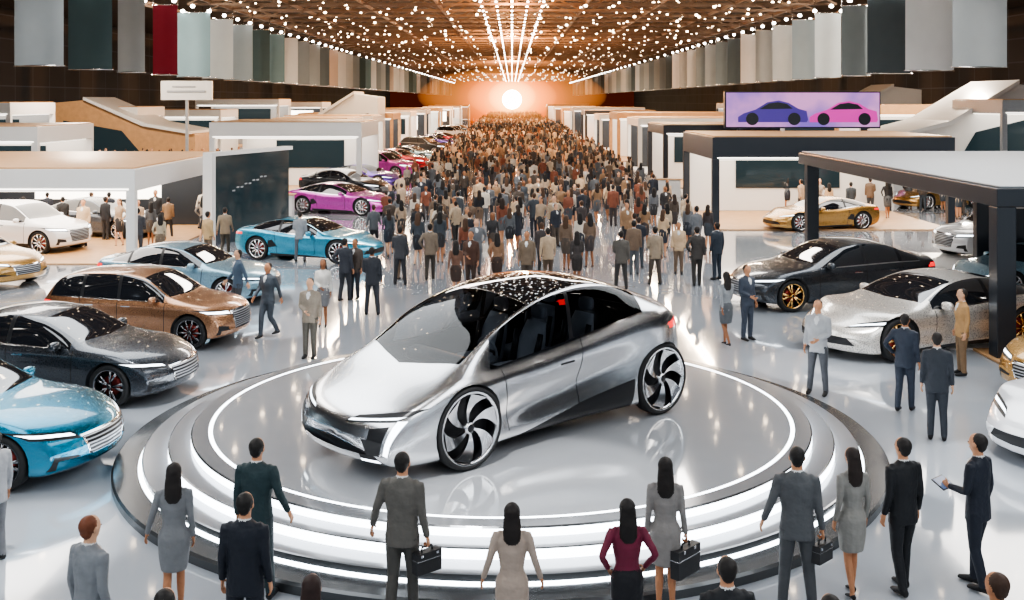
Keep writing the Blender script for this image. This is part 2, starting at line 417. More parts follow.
def fascia(W,kind):
    if kind=='sedan':
        return [('front',[(.50*W,.60),(.97*W,.66),(1.02*W,.76),(.55*W,.69)],2,8,'both',2),
                ('front',[(.55*W,.645),(.96*W,.69),(1.0*W,.73),(.58*W,.68)],2,8,'both',4),
                ('front',[(-.50*W,.645),(.50*W,.645),(.38*W,.31),(-.38*W,.31)],2,8,'one',3),
                ('front',[(-.465*W,.62),(.465*W,.62),(.36*W,.335),(-.36*W,.335)],2,8,'one',8),
                ('front',[(.5*W,.27),(.9*W,.27),(.86*W,.44),(.55*W,.40)],2,5,'both',2)]
    if kind=='suv':
        return [('front',[(.50*W,.74),(.97*W,.80),(1.02*W,.90),(.55*W,.86)],2,8,'both',2),
                ('front',[(.54*W,.78),(.97*W,.82),(1.0*W,.87),(.57*W,.84)],2,8,'both',4),
                ('front',[(-.52*W,.85),(.52*W,.85),(.42*W,.41),(-.42*W,.41)],2,8,'one',3),
                ('front',[(-.48*W,.82),(.48*W,.82),(.40*W,.44),(-.40*W,.44)],2,8,'one',8),
                ('front',[(.55*W,.34),(.9*W,.34),(.88*W,.55),(.62*W,.5)],2,5,'both',2)]
    if kind=='coupe':
        return [('front',[(.48*W,.54),(.98*W,.60),(1.02*W,.72),(.6*W,.62)],2,8,'both',2),
                ('front',[(.52*W,.57),(.97*W,.64),(1.0*W,.68),(.6*W,.60)],2,8,'both',4),
                ('front',[(-.6*W,.42),(.6*W,.42),(.75*W,.26),(-.75*W,.26)],2,5,'one',2)]
SEDAN=dict(L=4.9,zt=[(0,.50),(.05,.64),(.2,.74),(.5,.84),(1.0,.94),(1.5,1.0),(1.9,1.2),(2.35,1.39),(2.9,1.45),(3.4,1.41),(4.0,1.22),(4.45,1.09),(4.8,1.05),(4.87,.95),(4.9,.8)],
 zs=[(0,.46),(.06,.58),(.3,.72),(.9,.86),(1.6,.91),(2.5,.94),(3.8,.99),(4.7,1.0),(4.87,.9),(4.9,.76)],
 zb=[(0,.38),(.05,.26),(.3,.19),(.8,.18),(4.2,.19),(4.7,.28),(4.87,.4),(4.9,.55)],
 w=[(0,.84),(.3,.90),(.95,.95),(2.4,.93),(3.9,.955),(4.6,.92),(4.9,.85)],
 wt=[(0,.6),(.8,.68),(1.4,.76),(2.0,.69),(2.9,.61),(3.6,.60),(4.3,.70),(4.9,.66)],
 kr=[(0,.5),(1.2,.55),(1.8,.85),(2.5,.9),(3.6,.9),(4.2,.75),(4.9,.5)],
 wx=(.95,3.87),r=.355,xb=(1.0,.8),bow=(.42,.3),sidewin=(1.55,1.9,4.0,4.3),ws=(1.48,2.3),rw=(3.3,4.28),pillars=[2.75,3.65],mirror=1.85,rim='double')
SEDAN['cuts']=fascia(.93,'sedan')+[('rear',[(.35,.86),(.95,.86),(.95,.96),(.4,.93)],3,8,'both',5),
 ('side',[(1.62,.25),(1.64,.25),(1.60,.92),(1.58,.92)],3,5,'both',2),('side',[(2.80,.25),(2.815,.25),(2.815,.94),(2.80,.94)],3,5,'both',2),
 ('side',[(3.55,.5),(3.565,.5),(3.75,.97),(3.735,.97)],3,5,'both',2),('side',[(1.4,.17),(3.4,.17),(3.4,.25),(1.4,.25)],2,4,'both',2),
 ('side',[(2.5,.80),(2.7,.80),(2.7,.825),(2.5,.825)],4,5,'both',3),('side',[(3.4,.82),(3.6,.82),(3.6,.845),(3.4,.845)],4,5,'both',3)]
SUV=dict(L=4.75,zt=[(0,.58),(.04,.78),(.15,.90),(.45,1.0),(1.0,1.08),(1.35,1.13),(1.75,1.38),(2.15,1.6),(2.8,1.68),(3.6,1.66),(4.2,1.56),(4.5,1.32),(4.65,1.1),(4.72,.95),(4.75,.85)],
 zs=[(0,.54),(.05,.72),(.25,.88),(.9,1.0),(1.6,1.04),(2.5,1.06),(3.8,1.10),(4.4,1.12),(4.68,1.02),(4.75,.8)],
 zb=[(0,.42),(.05,.32),(.3,.25),(.8,.24),(4.1,.25),(4.5,.36),(4.7,.5),(4.75,.6)],
 w=[(0,.86),(.3,.93),(.92,.975),(2.4,.955),(3.8,.98),(4.4,.95),(4.75,.88)],
 wt=[(0,.6),(.8,.7),(1.3,.80),(1.9,.74),(2.8,.67),(3.8,.65),(4.4,.66),(4.75,.66)],
 kr=[(0,.5),(1.1,.55),(1.6,.85),(2.5,.92),(3.9,.92),(4.4,.8),(4.75,.5)],
 wx=(.92,3.78),r=.39,xb=(.9,.7),bow=(.36,.26),sidewin=(1.42,1.75,4.15,4.45),ws=(1.34,2.12),rw=(4.05,4.55),pillars=[2.6,3.5],mirror=1.75,rim='multi')
SUV['cuts']=fascia(.95,'suv')+[('rear',[(.35,.93),(1.0,.93),(1.0,1.04),(.4,1.0)],3,8,'both',5),
 ('side',[(1.52,.3),(1.535,.3),(1.515,1.04),(1.50,1.04)],3,5,'both',2),('side',[(2.66,.3),(2.675,.3),(2.675,1.06),(2.66,1.06)],3,5,'both',2),
 ('side',[(3.45,.6),(3.465,.6),(3.6,1.09),(3.585,1.09)],3,5,'both',2),('side',[(1.35,.2),(3.35,.2),(3.35,.36),(1.35,.36)],2,4,'both',2),
 ('side',[(2.35,.92),(2.57,.92),(2.57,.945),(2.35,.945)],4,5,'both',3),('side',[(3.25,.94),(3.45,.94),(3.45,.965),(3.25,.965)],4,5,'both',3)]
COUPE=dict(L=4.7,zt=[(0,.42),(.06,.52),(.3,.62),(.7,.74),(1.1,.83),(1.5,.90),(2.0,1.12),(2.5,1.25),(2.9,1.27),(3.5,1.18),(4.1,1.02),(4.5,.95),(4.66,.88),(4.7,.75)],
 zs=[(0,.38),(.06,.46),(.3,.58),(.9,.80),(1.6,.80),(2.5,.82),(3.7,.93),(4.4,.92),(4.65,.82),(4.7,.68)],
 zb=[(0,.28),(.05,.18),(.3,.14),(4.0,.15),(4.5,.24),(4.66,.34),(4.7,.45)],
 w=[(0,.86),(.3,.92),(.98,.97),(2.3,.93),(3.7,.99),(4.3,.96),(4.7,.88)],
 wt=[(0,.55),(.9,.66),(1.5,.78),(2.1,.66),(2.9,.57),(3.6,.58),(4.3,.68),(4.7,.66)],
 kr=[(0,.5),(1.2,.5),(1.8,.85),(2.5,.9),(3.4,.9),(4.1,.7),(4.7,.5)],
 wx=(.98,3.68),r=.36,xb=(1.3,.8),bow=(.6,.3),sidewin=(1.6,1.95,3.6,3.95),ws=(1.48,2.35),rw=(3.05,4.1),pillars=[2.9],mirror=1.9,rim='multi',dent=.05)
COUPE['cuts']=fascia(.94,'coupe')+[('rear',[(.3,.78),(1.0,.78),(1.0,.85),(.35,.83)],3,8,'both',5),
 ('side',[(1.75,.2),(1.765,.2),(1.745,.80),(1.73,.80)],3,5,'both',2),('side',[(3.0,.2),(3.015,.2),(3.1,.88),(3.085,.88)],3,5,'both',2),
 ('side',[(1.4,.12),(3.2,.12),(3.25,.24),(1.4,.20)],2,4,'both',2),('side',[(3.0,.45),(3.3,.40),(3.3,.62),(3.15,.65)],3,5,'both',2)]
M_SEAT=pm('seat_leather',(.42,.43,.46,1),.45,noise=.1,nscale=20)
def seats(mb,X):
    mb.box(X(5.3),X(2.2),-.95,.95,.42,.5,2)
    mb.prism([(X(5.25),-.85,.5),(X(5.25),.85,.5),(X(5.3),.7,1.72),(X(5.3),-.7,1.72)],(-.06,0,0),2)
    for xs in (3.1,4.15):
        for sgn in (1,-1):
            y=.45*sgn
            mb.ell((X(xs-.1),y,.95),(.36,.30,.13),11,power=.55)
            mb.tube([(X(xs+.22),y,.93),(X(xs+.3),y,1.3),(X(xs+.42),y,1.66)],[(.27,.10),(.29,.11),(.2,.08)],11,n=16,ref=(0,1,0),sub=4)
            mb.ell((X(xs+.46),y,1.80),(.07,.15,.11),11,power=.6)
            for b in (-1,1):
                mb.tube([(X(xs+.14),y+b*.25,1.05),(X(xs+.25),y+b*.27,1.52)],[.06,.045],2,n=10)
    mb.tube([(X(2.2),-.95,1.14),(X(2.05),0,1.2),(X(2.2),.95,1.14)],[(.2,.12)]*3,2,n=14,ref=(1,0,0),sub=6)
    mb.box(X(3.8),X(2.3),-.1,.1,.5,.95,11)
    c0=Vector((X(2.52),.45,1.36))
    pts=[c0+Vector((.05*math.sin(a),.2*math.cos(a),.19*math.sin(a))) for a in np.linspace(0,2*math.pi,22)]
    mb.tube(pts,[.02]*22,11,n=8); mb.beam(c0,c0+Vector((.25,0,-.1)),.05,2); mb.beam(c0-Vector((0,.19,0)),c0+Vector((0,.19,0)),.035,2)
HERO=dict(L=6.45,sm=.30,zt=[(0,.62),(.05,.78),(.2,.92),(.6,1.08),(1.1,1.24),(1.45,1.42),(1.8,1.68),(2.2,1.92),(2.8,2.14),(3.4,2.27),(3.95,2.31),(4.5,2.26),(5.0,2.13),(5.5,1.96),(5.95,1.80),(6.28,1.67),(6.41,1.50),(6.45,1.25)],
 zs=[(0,.56),(.05,.70),(.25,.88),(.7,1.05),(1.5,1.27),(2.1,1.29),(3.0,1.35),(3.9,1.46),(4.6,1.58),(5.2,1.69),(5.7,1.67),(6.1,1.58),(6.35,1.44),(6.45,1.15)],
 zb=[(0,.40),(.05,.30),(.25,.23),(.8,.2),(5.5,.22),(6.0,.34),(6.35,.55),(6.45,.75)],
 w=[(0,1.14),(.5,1.25),(1.5,1.33),(2.7,1.18),(3.7,1.17),(4.6,1.25),(5.5,1.34),(6.1,1.26),(6.45,1.08)],
 wt=[(0,.80),(.8,.94),(1.4,1.08),(2.0,1.05),(2.6,.99),(3.3,.91),(4.3,.84),(5.3,.82),(6.0,.84),(6.45,.78)],
 kr=[(0,.6),(1.0,.6),(1.6,.74),(2.2,.84),(3.3,.88),(4.8,.86),(5.5,.7),(6.45,.5)],
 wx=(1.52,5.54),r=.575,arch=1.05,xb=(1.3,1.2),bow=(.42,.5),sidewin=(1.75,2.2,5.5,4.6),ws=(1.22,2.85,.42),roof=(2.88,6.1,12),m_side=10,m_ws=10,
 pillars=[3.6],rim='turbine',tw=.30,dent=.11,sweep=True,extra=[seats],open=True,wy=.99,belt=.93,m12=M_GLINT)
HERO['cuts']=[('front',[(.36,.76),(1.12,.84),(1.26,.98),(.55,.87)],3,8,'both',2),
 ('front',[(.42,.79),(1.1,.87),(1.16,.90),(.46,.82)],3,8,'both',4),
 ('front',[(.80,.40),(.98,.38),(1.06,.79),(.66,.70)],2,6,'both',2),
 ('front',[(1.03,.42),(1.09,.40),(1.19,.85),(1.11,.85)],2,6,'both',4),
 ('front',[(-.85,.45),(.85,.45),(1.05,.27),(-1.05,.27)],1,5,'one',2),
 ('front',[(-.95,.335),(.95,.335),(.98,.30),(-.98,.30)],1,5,'one',4),
 ('side',[(2.3,.18),(4.86,.18),(4.90,.68),(3.9,.50)],1,5,'both',2),
 ('side',[(5.6,1.45),(6.6,1.36),(6.6,1.50),(6.0,1.54)],3,5,'both',5),
 ('rear',[(0,1.38),(1.3,1.38),(1.3,1.48),(0,1.48)],3,5,'both',5),
 ('side',[(2.33,.3),(2.35,.3),(2.18,1.26),(2.16,1.26)],3,5,'both',2),
 ('side',[(3.76,.4),(3.78,.4),(3.84,1.45),(3.82,1.45)],3,5,'both',2),
 ('side',[(3.35,1.12),(3.65,1.13),(3.65,1.165),(3.35,1.15)],4,5,'both',2)]
HERO['m11']=M_SEAT
ME={}
ME['sedan']=build_car('sedan_mesh',SEDAN); ME['suv']=build_car('suv_mesh',SUV); ME['coupe']=build_car('coupe_mesh',COUPE); ME['hero']=build_car('concept_mesh',HERO)
WBH={'sedan':(1.46,.95,.355),'suv':(1.43,.97,.39),'coupe':(1.35,.97,.36)}
P_=lambda n,h,**k: paint(n+'_paint',h,**k)
PAINTS=dict(silver=paint('silver_paint',(.74,.75,.77,1),1.0,.24,0),teal=P_('teal','#0a7c9c',rough=.2,metal=.85,glit=.5),graphite=P_('graphite','#464a50',metal=.8,glit=.3),bronze=P_('bronze','#b98a68',metal=.85,glit=.25),
 ice=P_('ice_blue','#8fb4c6'),blue=P_('cyan_blue','#3fa0c0'),magenta=P_('magenta','#c04bb0'),white=paint('white_paint',(.80,.81,.84,1),.1,.25),gold=P_('gold','#c09555',metal=.8,glit=.3),
 gray=P_('steel_gray','#5b626b'),champ=P_('champagne_silver','#dcd6ce',metal=.6,glit=.03),red=P_('red','#b02030'),purple=P_('violet','#6a4fb0'),black=P_('gloss_black','#15171a',metal=.2),navy=P_('navy','#27456b'))

TOPZ=.50; PC=(-.16,17.75); RS=1.035
ha=math.atan2(-.66,-.75)
fw=Vector((math.cos(ha),math.sin(ha))); lf=Vector((-fw.y,fw.x))
near=Vector(ground(465,468,TOPZ)); mid=near-fw*2.01-lf*1.15
put_car(ME['hero'],'concept_car',PAINTS['silver'],mid,ha,1,z=TOPZ)

def side_car(kind,name,pnt,px,py,deg,scale=1,rim=None):
    wb,hw,r=WBH[kind]; a=math.radians(deg); f=Vector((math.cos(a),math.sin(a))); l=Vector((-f.y,f.x))
    p=Vector(ground(px,py)); s=1 if l.y<0 else -1
    cpos=p-f*wb*scale-l*s*hw*.9*scale
    return put_car(ME[kind],name,PAINTS[pnt],cpos,a,scale,rim)
side_car('sedan','sedan_car','teal',2,492,-10,1.15,M_RIMD)
side_car('sedan','sedan_car','graphite',110,408,-11,1.12,M_RIMD)
side_car('suv','suv_car','bronze',190,350,-10,1.0,M_RIMD)
side_car('sedan','sedan_car','ice',226,306,-14,1.08)
side_car('coupe','sports_car','blue',338,264,-18,1.15)
side_car('coupe','sports_car','magenta',362,216,-20,1.2)
side_car('suv','suv_car','white',40,255,-18,1.1)
side_car('sedan','sedan_car','gold',-22,290,-25,1.1,M_RIMG)
side_car('sedan','sedan_car','gray',118,240,-20,1.1)
side_car('sedan','sedan_car','graphite',792,312,196,1.2,M_RIMG)
side_car('coupe','sports_car','champ',898,362,202,1.3,M_RIMG)
side_car('coupe','sports_car','gold',800,232,195,1.1)
side_car('coupe','sports_car','white',1142,478,214,1.2)
side_car('sedan','sedan_car','gold',1122,412,210,1.15,M_RIMG)
side_car('coupe','sports_car','ice',1012,300,198,1.1)
side_car('suv','suv_car','white',985,262,195,1.1)
row=['graphite','purple','magenta','red','ice','graphite','purple','red','white','gray']
d=62
for i,pn in enumerate(row):
    k=['sedan','coupe','suv'][i%3]
    put_car(ME[k],{'sedan':'sedan_car','coupe':'sports_car','suv':'suv_car'}[k],PAINTS[pn],(-9.6+.15*i,d),math.radians(-25),1.15); d*=1.12
row=['white','gold','silver','gray','champ','white','red','silver','black','teal','ice','bronze','white','navy','gold','gray']
for i,pn in enumerate(row):
    k=['sedan','coupe','suv'][i%3]; sd=1 if i%2 else -1
    x=sd*(15+(i*7.3)%22); y=50+i*6.2
    put_car(ME[k],{'sedan':'sedan_car','coupe':'sports_car','suv':'suv_car'}[k],PAINTS[pn],(x,y),math.radians(-20 if sd<0 else 200),1.1)

# ------------------------------------------------ podium
M_DISC=pm('podium_top_white',(.46,.475,.50,1),.08,.0,coat=1.,spec=.9,noise=.06,nscale=1.2)
M_STEP=pm('podium_step_satin',(.36,.37,.39,1),.14,.4,noise=.03,nscale=3)
M_BASE=pm('podium_base_gray',(.09,.095,.10,1),.2,.5,noise=.05,nscale=3)
M_LED=no_mis(pm('led_strip',(1,1,1,1),.5,em=(.86,.93,1,1),es=7.))
mb=MB()
prof=[(5.86,0),(5.86,.10),(5.83,.13),(5.5,.13),(5.45,.13),(5.45,.16),(5.45,.24),(5.43,.25),(5.12,.25),(5.09,.25),(5.09,.28),(5.09,.37),(5.07,.38),(4.80,.38),(4.77,.38),(4.77,.41),(4.77,.48),(4.75,.50),(4.52,.50),(4.46,.50),(.001,.50)]
prof=[(r*RS,z) for r,z in prof]
mats=[2,2,2,3,3,2,1,1,1,3,3,2,1,1,3,3,2,1,3,0,0]
mb.lathe(prof,160,mats[:len(prof)-1])
o=mb.obj('display_podium',[M_DISC,M_STEP,M_BASE,M_LED],False,0,(PC[0],PC[1],0))

# ------------------------------------------------ room shell
def floor_mat():
    m=pm('polished_floor',(.62,.64,.67,1),.1,0,coat=.6); nt=m.node_tree;b=nt.nodes['Principled BSDF']
    tc=nt.nodes.new('ShaderNodeTexCoord'); n=nt.nodes.new('ShaderNodeTexNoise'); n.inputs['Scale'].default_value=.25; n.inputs['Detail'].default_value=4
    mx=nt.nodes.new('ShaderNodeMix'); mx.data_type='RGBA'; mx.inputs[6].default_value=(.30,.33,.37,1); mx.inputs[7].default_value=(.50,.53,.57,1)
    nt.links.new(tc.outputs['Object'],n.inputs['Vector']); nt.links.new(n.outputs['Fac'],mx.inputs[0]); nt.links.new(mx.outputs[2],b.inputs['Base Color'])
    mr=nt.nodes.new('ShaderNodeMapRange'); mr.inputs['To Min'].default_value=.04; mr.inputs['To Max'].default_value=.12
    nt.links.new(n.outputs['Fac'],mr.inputs['Value']); nt.links.new(mr.outputs[0],b.inputs['Roughness'])
    b.inputs['Specular IOR Level'].default_value=1.0
    return m
XW=50.; YE=440.; ZC=13.2
mb=MB(); mb.box(-XW,XW,-12,YE,-.1,0); mb.obj('floor',[floor_mat()])
M_CEIL=pm('ceiling_dark',(.05,.034,.026,1),.8,noise=.5,nscale=.8)
mb=MB(); mb.box(-XW,XW,-12,YE,ZC+1.6,ZC+1.7); mb.obj('ceiling',[M_CEIL])
def wall_mat():
    m=pm('dark_wall_grid',(.03,.03,.035,1),.7); nt=m.node_tree;b=nt.nodes['Principled BSDF']
    tc=nt.nodes.new('ShaderNodeTexCoord')
    sx=nt.nodes.new('ShaderNodeSeparateXYZ'); cb=nt.nodes.new('ShaderNodeCombineXYZ')
    nt.links.new(tc.outputs['Object'],sx.inputs[0]); nt.links.new(sx.outputs['Y'],cb.inputs['X']); nt.links.new(sx.outputs['Z'],cb.inputs['Y'])
    br=nt.nodes.new('ShaderNodeTexBrick'); br.inputs['Scale'].default_value=.3; br.offset=0; br.inputs['Mortar Size'].default_value=.02
    br.inputs['Brick Width'].default_value=1.2; br.inputs['Row Height'].default_value=.7
    br.inputs['Color1'].default_value=(.004,.006,.011,1); br.inputs['Color2'].default_value=(.012,.017,.028,1); br.inputs['Mortar'].default_value=(.04,.05,.07,1)
    nt.links.new(cb.outputs[0],br.inputs['Vector']); nt.links.new(br.outputs['Color'],b.inputs['Base Color']); return m
M_WALL=wall_mat()
mb=MB(); mb.box(-XW-.2,-XW,-12,YE,0,ZC+1.7); mb.obj('wall_left',[M_WALL])
mb=MB(); mb.box(XW,XW+.2,-12,YE,0,ZC+1.7); mb.obj('wall_right',[M_WALL])
def end_mat():  # sun glow painted as a radial gradient in the wall's emission
    m=bpy.data.materials.new('painted_end_glow'); m.use_nodes=True; nt=m.node_tree; nt.nodes.clear()
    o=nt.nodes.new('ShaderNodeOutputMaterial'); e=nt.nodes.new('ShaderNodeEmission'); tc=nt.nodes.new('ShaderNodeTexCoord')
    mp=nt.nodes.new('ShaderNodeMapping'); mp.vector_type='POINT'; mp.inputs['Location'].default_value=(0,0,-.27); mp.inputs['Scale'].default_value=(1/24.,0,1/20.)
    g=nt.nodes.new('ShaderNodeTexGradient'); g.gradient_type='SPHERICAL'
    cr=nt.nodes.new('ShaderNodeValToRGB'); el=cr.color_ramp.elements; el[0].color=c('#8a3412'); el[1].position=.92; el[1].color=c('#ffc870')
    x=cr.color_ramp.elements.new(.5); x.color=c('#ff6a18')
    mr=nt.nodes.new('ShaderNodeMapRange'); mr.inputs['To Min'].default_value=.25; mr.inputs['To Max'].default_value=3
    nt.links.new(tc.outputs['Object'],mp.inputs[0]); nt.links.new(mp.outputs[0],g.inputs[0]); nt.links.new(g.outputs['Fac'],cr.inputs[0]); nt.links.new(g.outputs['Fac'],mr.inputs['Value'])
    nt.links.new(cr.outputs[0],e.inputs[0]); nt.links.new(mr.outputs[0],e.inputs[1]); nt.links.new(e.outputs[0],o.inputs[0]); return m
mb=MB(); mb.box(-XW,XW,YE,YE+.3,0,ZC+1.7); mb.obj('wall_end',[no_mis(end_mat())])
mb=MB(); mb.ell((0,YE-6,5.8),(3.9,3.9,3.9),0); mb.box(-.3,.3,YE-6.3,YE-5.7,0,2.2,1); mb.obj('sun_lamp',[pm('sun_glow',(1,1,1,1),em=(1,.85,.55,1),es=40),M_CEIL],True)
def glow_volume(nm,r,e,cl=(1,.34,.08,1),cy=130):  # self-emitting volume imitating the glow around the sun
    m=bpy.data.materials.new(nm); m.use_nodes=True; nt=m.node_tree; nt.nodes.clear()
    o=nt.nodes.new('ShaderNodeOutputMaterial'); v=nt.nodes.new('ShaderNodeEmission'); v.inputs[0].default_value=cl; v.inputs[1].default_value=e
    nt.links.new(v.outputs[0],o.inputs['Volume'])
    mb=MB(); mb.ell((0,0,0),r,0,32,20); ob=mb.obj('emissive_glow_volume',[m],True,0,(0,YE-cy,6.4)); return ob
glow_volume('warm_glow',(21,150,6.3),.0034,cy=160); glow_volume('warm_glow_core',(12,120,5.8),.0036); glow_volume('warm_glow_heart',(6.5,105,4.6),.008,(1,.5,.2,1))

M_TRUSS=pm('truss_steel',(.2,.14,.10,1),.5,.5,noise=.2)
mb=MB()
y=2
while y<YE:
    mb.box(-26,26,y-.12,y+.12,ZC+.9,ZC+1.15); mb.box(-26,26,y-.1,y+.1,ZC,ZC+.18)
    if y<200:
        for k in range(13):
            x0=-26+k*4; mb.beam((x0,y,ZC+.1),(x0+2,y,ZC+1.0),.12); mb.beam((x0+2,y,ZC+1.0),(x0+4,y,ZC+.1),.12)
    y+=6
for x in range(-24,25,6): mb.box(x-.1,x+.1,0,YE-1,ZC+.1,ZC+.3)
for x in (-26,26):
    mb.box(x-.25,x+.25,0,YE-1,ZC-.9,ZC-.6); mb.box(x-.25,x+.25,0,YE-1,ZC+.9,ZC+1.2)
mb.obj('ceiling_truss',[M_TRUSS])
M_BULB=no_mis(pm('ceiling_bulb',(1,1,1,1),em=(1,.76,.52,1),es=16)); M_BULBW=no_mis(pm('ceiling_bulb_white',(1,1,1,1),em=(1,.93,.84,1),es=22))
mb=MB()
def bulb(x,y,z,r,m): mb.ell((x,y,z),(r,r,r*.8),m,6,4)
y=1.
while y<YE-10:
    for k in range(-8,9):
        if abs(k)<1: continue
        bulb(k*2.75+random.uniform(-.6,.6),y+random.uniform(-.9,.9),ZC-.15+random.uniform(-.1,.8),random.choice([.07,.09,.13]) if y<60 else random.choice([.08,.11,.15]),0)
    y+=3.1 if y<140 else 6
y=1.
while y<YE-10:
    for x in (-2.4,-1.2,0,1.2,2.4): bulb(x,y,ZC-.2,.10,1)
    for x in (-24.8,24.8,-22.8,22.8): bulb(x,y,ZC-.9,.17,1)
    y+=4.2 if y<150 else 8
mb.obj('ceiling_lamps',[M_BULB,M_BULBW],True)
bc=['#7f898f','#3f5459','#aeb5b8','#8c1f33','#6a858e','#979fa3','#525f66','#d6dadc','#7c8a92','#a89a90']
BM=[]
for i,h_ in enumerate(bc):
    m=pm('banner_cloth_%d'%i,h_,.75,noise=.12,nscale=.6); BM.append(m)
def banner(x,y,w,z0,z1,m):
    mb=MB(); n=8; vs=[];fs=[]
    for j in (0,1):
        for i in range(n+1):
            u=i/n; vs.append((-w/2+u*w,.06*math.sin(u*7+y),(z1 if j else z0)))
    for i in range(n): fs.append((i,i+1,n+2+i,n+1+i))
    mb.add(vs,fs,0); mb.tube([(-w/2-.05,0,z1),(w/2+.05,0,z1)],[.05,.05],1,n=8,ref=(0,0,1)); mb.tube([(-w/2-.05,0,z0),(w/2+.05,0,z0)],[.04,.04],1,n=8,ref=(0,0,1))
    mb.beam((-w/2,0,z1),(-w/2,0,ZC),.03,1); mb.beam((w/2,0,z1),(w/2,0,ZC),.03,1)
    mb.obj('hanging_banner',[m,M_CHROME],True,0,(x,y,0))
y=54.5; i=0
seq=[0,1,2,3,4,5,7,6,8,2]
while y<YE-30:
    banner(-24,y,2.5 if i not in (2,3) else 1.7,7.35,12.2,BM[seq[i%10]] if i<5 else BM[(i*3)%10 if (i*3)%10!=3 else 5])
    rs=[5,7,6,8,5,8,2]
    banner(24,y+.6,2.8 if i<3 else 2.0,7.3,12.2,BM[rs[i%7]])
    y+=6.6 if y<200 else 10; i+=1

# ------------------------------------------------ booths
M_WHITE=pm('white_laminate',(.70,.70,.69,1),.3,noise=.03,nscale=1)
M_DARK=pm('dark_laminate',(.025,.03,.038,1),.3,noise=.1,nscale=1)
M_WOOD=pm('pale_wood',(.50,.29,.14,1),.45,noise=.25,nscale=2.5)
M_GRAYP=pm('gray_panel',(.30,.32,.34,1),.4,noise=.1)
M_LIT=no_mis(pm('lit_panel',(1,1,1,1),em=(1,.93,.82,1),es=3.5))
M_SCREEN=pm('dark_display_screen',(.012,.018,.022,1),.08,em=(.03,.06,.07,1),es=.35)
BMATS=[M_WHITE,M_DARK,M_WOOD,M_GRAYP,M_LIT,M_SCREEN]
def booth(x0,x1,y0,y1,z,th,mc,mw,name='exhibition_booth',col=.3,floor=2,lit=True,back=True):
    mb=MB(); mb.box(x0,x1,y0,y1,z-th,z,mc)
    mb.box(x0+.3,x1-.3,y0+.3,y1-.3,z-th-.04,z-th-.002,4 if lit else 0)
    mb.box(x0+.1,x1-.1,y0+.1,y1-.1,z+.002,z+.06,2)
    mb.box(x0+.2,x1-.2,y0-.02,y0-.001,z-th+.04,z-th+.09,4)
    for xx in (x0,x1-col):
        for yy in (y0,y1-col): mb.box(xx,xx+col,yy,yy+col,0,z-th-.001,mc)
    if back:
        mb.box(x0+col,x1-col,y1-.25,y1-.05,.06,z-th-.05,mw)
        mb.box(x0+(x1-x0)*.25,x0+(x1-x0)*.75,y1-.32,y1-.26,1.2,z-th-.4,4 if mw==1 else 5)
    mb.box(x0+.05,x1-.05,y0+.05,y1-.05,.0,.05,floor)
    return mb.obj(name,BMATS,False,.02)
booth(-24.,-12.8,36.4,48,3.25,.75,0,1,floor=2)
mb=MB(); mb.box(-.12,.12,0,5.8,.0,3.45,5); mb.box(-.2,.2,-.25,0,0,3.6,0); mb.box(-.2,.2,0,6.,3.45,3.6,0)
for k in range(9): mb.box(.121,.13,1.3+k*.3,1.5+k*.3,2.0+.05*k+(.06 if k%2 else 0),2.06+.05*k+(.06 if k%2 else 0),3)
mb.obj('display_screen_wall',BMATS,False,.0,(-11.5,41.,0),-.3)
mb=MB()
mb.box(10.4,24,23.,39.,3.30,3.70,1); mb.box(10.7,23.8,23.3,38.7,3.24,3.298,0); mb.box(10.5,23.9,23.1,38.9,3.702,3.75,3)
for xx,yy in ((10.4,23.),(10.6,38.5),(23.5,23.),(23.5,38.5)): mb.box(xx,xx+.42,yy,yy+.42,0,3.3,1)
mb.box(14.3,23.9,33.,33.3,.05,3.24,1); mb.box(10.3,24,20.5,24.,0,.06,2); mb.box(9.8,24,24.,39.,0,.05,0)
mb.obj('exhibition_booth',BMATS,False,.02)
booth(8.6,19.,46,54,4.0,.95,1,0,floor=2)
booth(-17.5,-8.7,62,70,4.3,.9,0,0,floor=2)
yy=68; i=0
while yy<300:
    booth(9.6,17.+i%3*2,yy,yy+8,4.0+.2*(i%3),.6,[1,0,2,0][i%4],[0,1][i%2],floor=[2,0][i%2])
    booth(-18-i%3*2,-12.2,yy+12,yy+20,4.2,.6,[0,0,2][i%3],[1,0][i%2],floor=0)
    yy*=1.2; i+=1
for i in range(12):
    sd=1 if i%2 else -1; x=sd*(23+(i*5.1)%12); y=52+i*9.5
    booth(min(x,x+sd*10),max(x,x+sd*10),y,y+7,4.3+(i*1.3)%1.5,.8,[0,3,0,2,0,1][i%6],[0,1,3][i%3],floor=2)
def pavilion(x,y,w,h,flip,mat):
    mb=MB(); f=-1 if flip else 1
    prof_=[(0,0),(w,0),(w,h*.95),(w*.75,h),(w*.35,h*.62),(0,h*.5)]
    pl=[(f*a,0,b) for a,b in prof_]
    mb.prism(pl,(0,6,0),mat); mb.prism([(f*w*.3,-.06,.3),(f*w*.9,-.06,.3),(f*w*.9,-.06,h*.7),(f*w*.5,-.06,h*.55)],(0,.05,0),5)
    mb.prism([(f*w*.02,-.5,h*.5),(f*w*.35,-.5,h*.62),(f*w*.75,-.5,h),(f*w*.75,-.5,h+.25),(f*w*.33,-.5,h*.62+.25),(f*w*.02,-.5,h*.5+.25)],(0,7,0),0)
    mb.obj('exhibition_pavilion',BMATS,False,.03,(x,y,0))
pavilion(23.5,66,10,6.6,False,0); pavilion(-26,88,12,5.6,True,2); pavilion(-22,104,9,6.2,False,0); pavilion(33,56,9,6.8,False,3); pavilion(30,110,12,7,False,0)
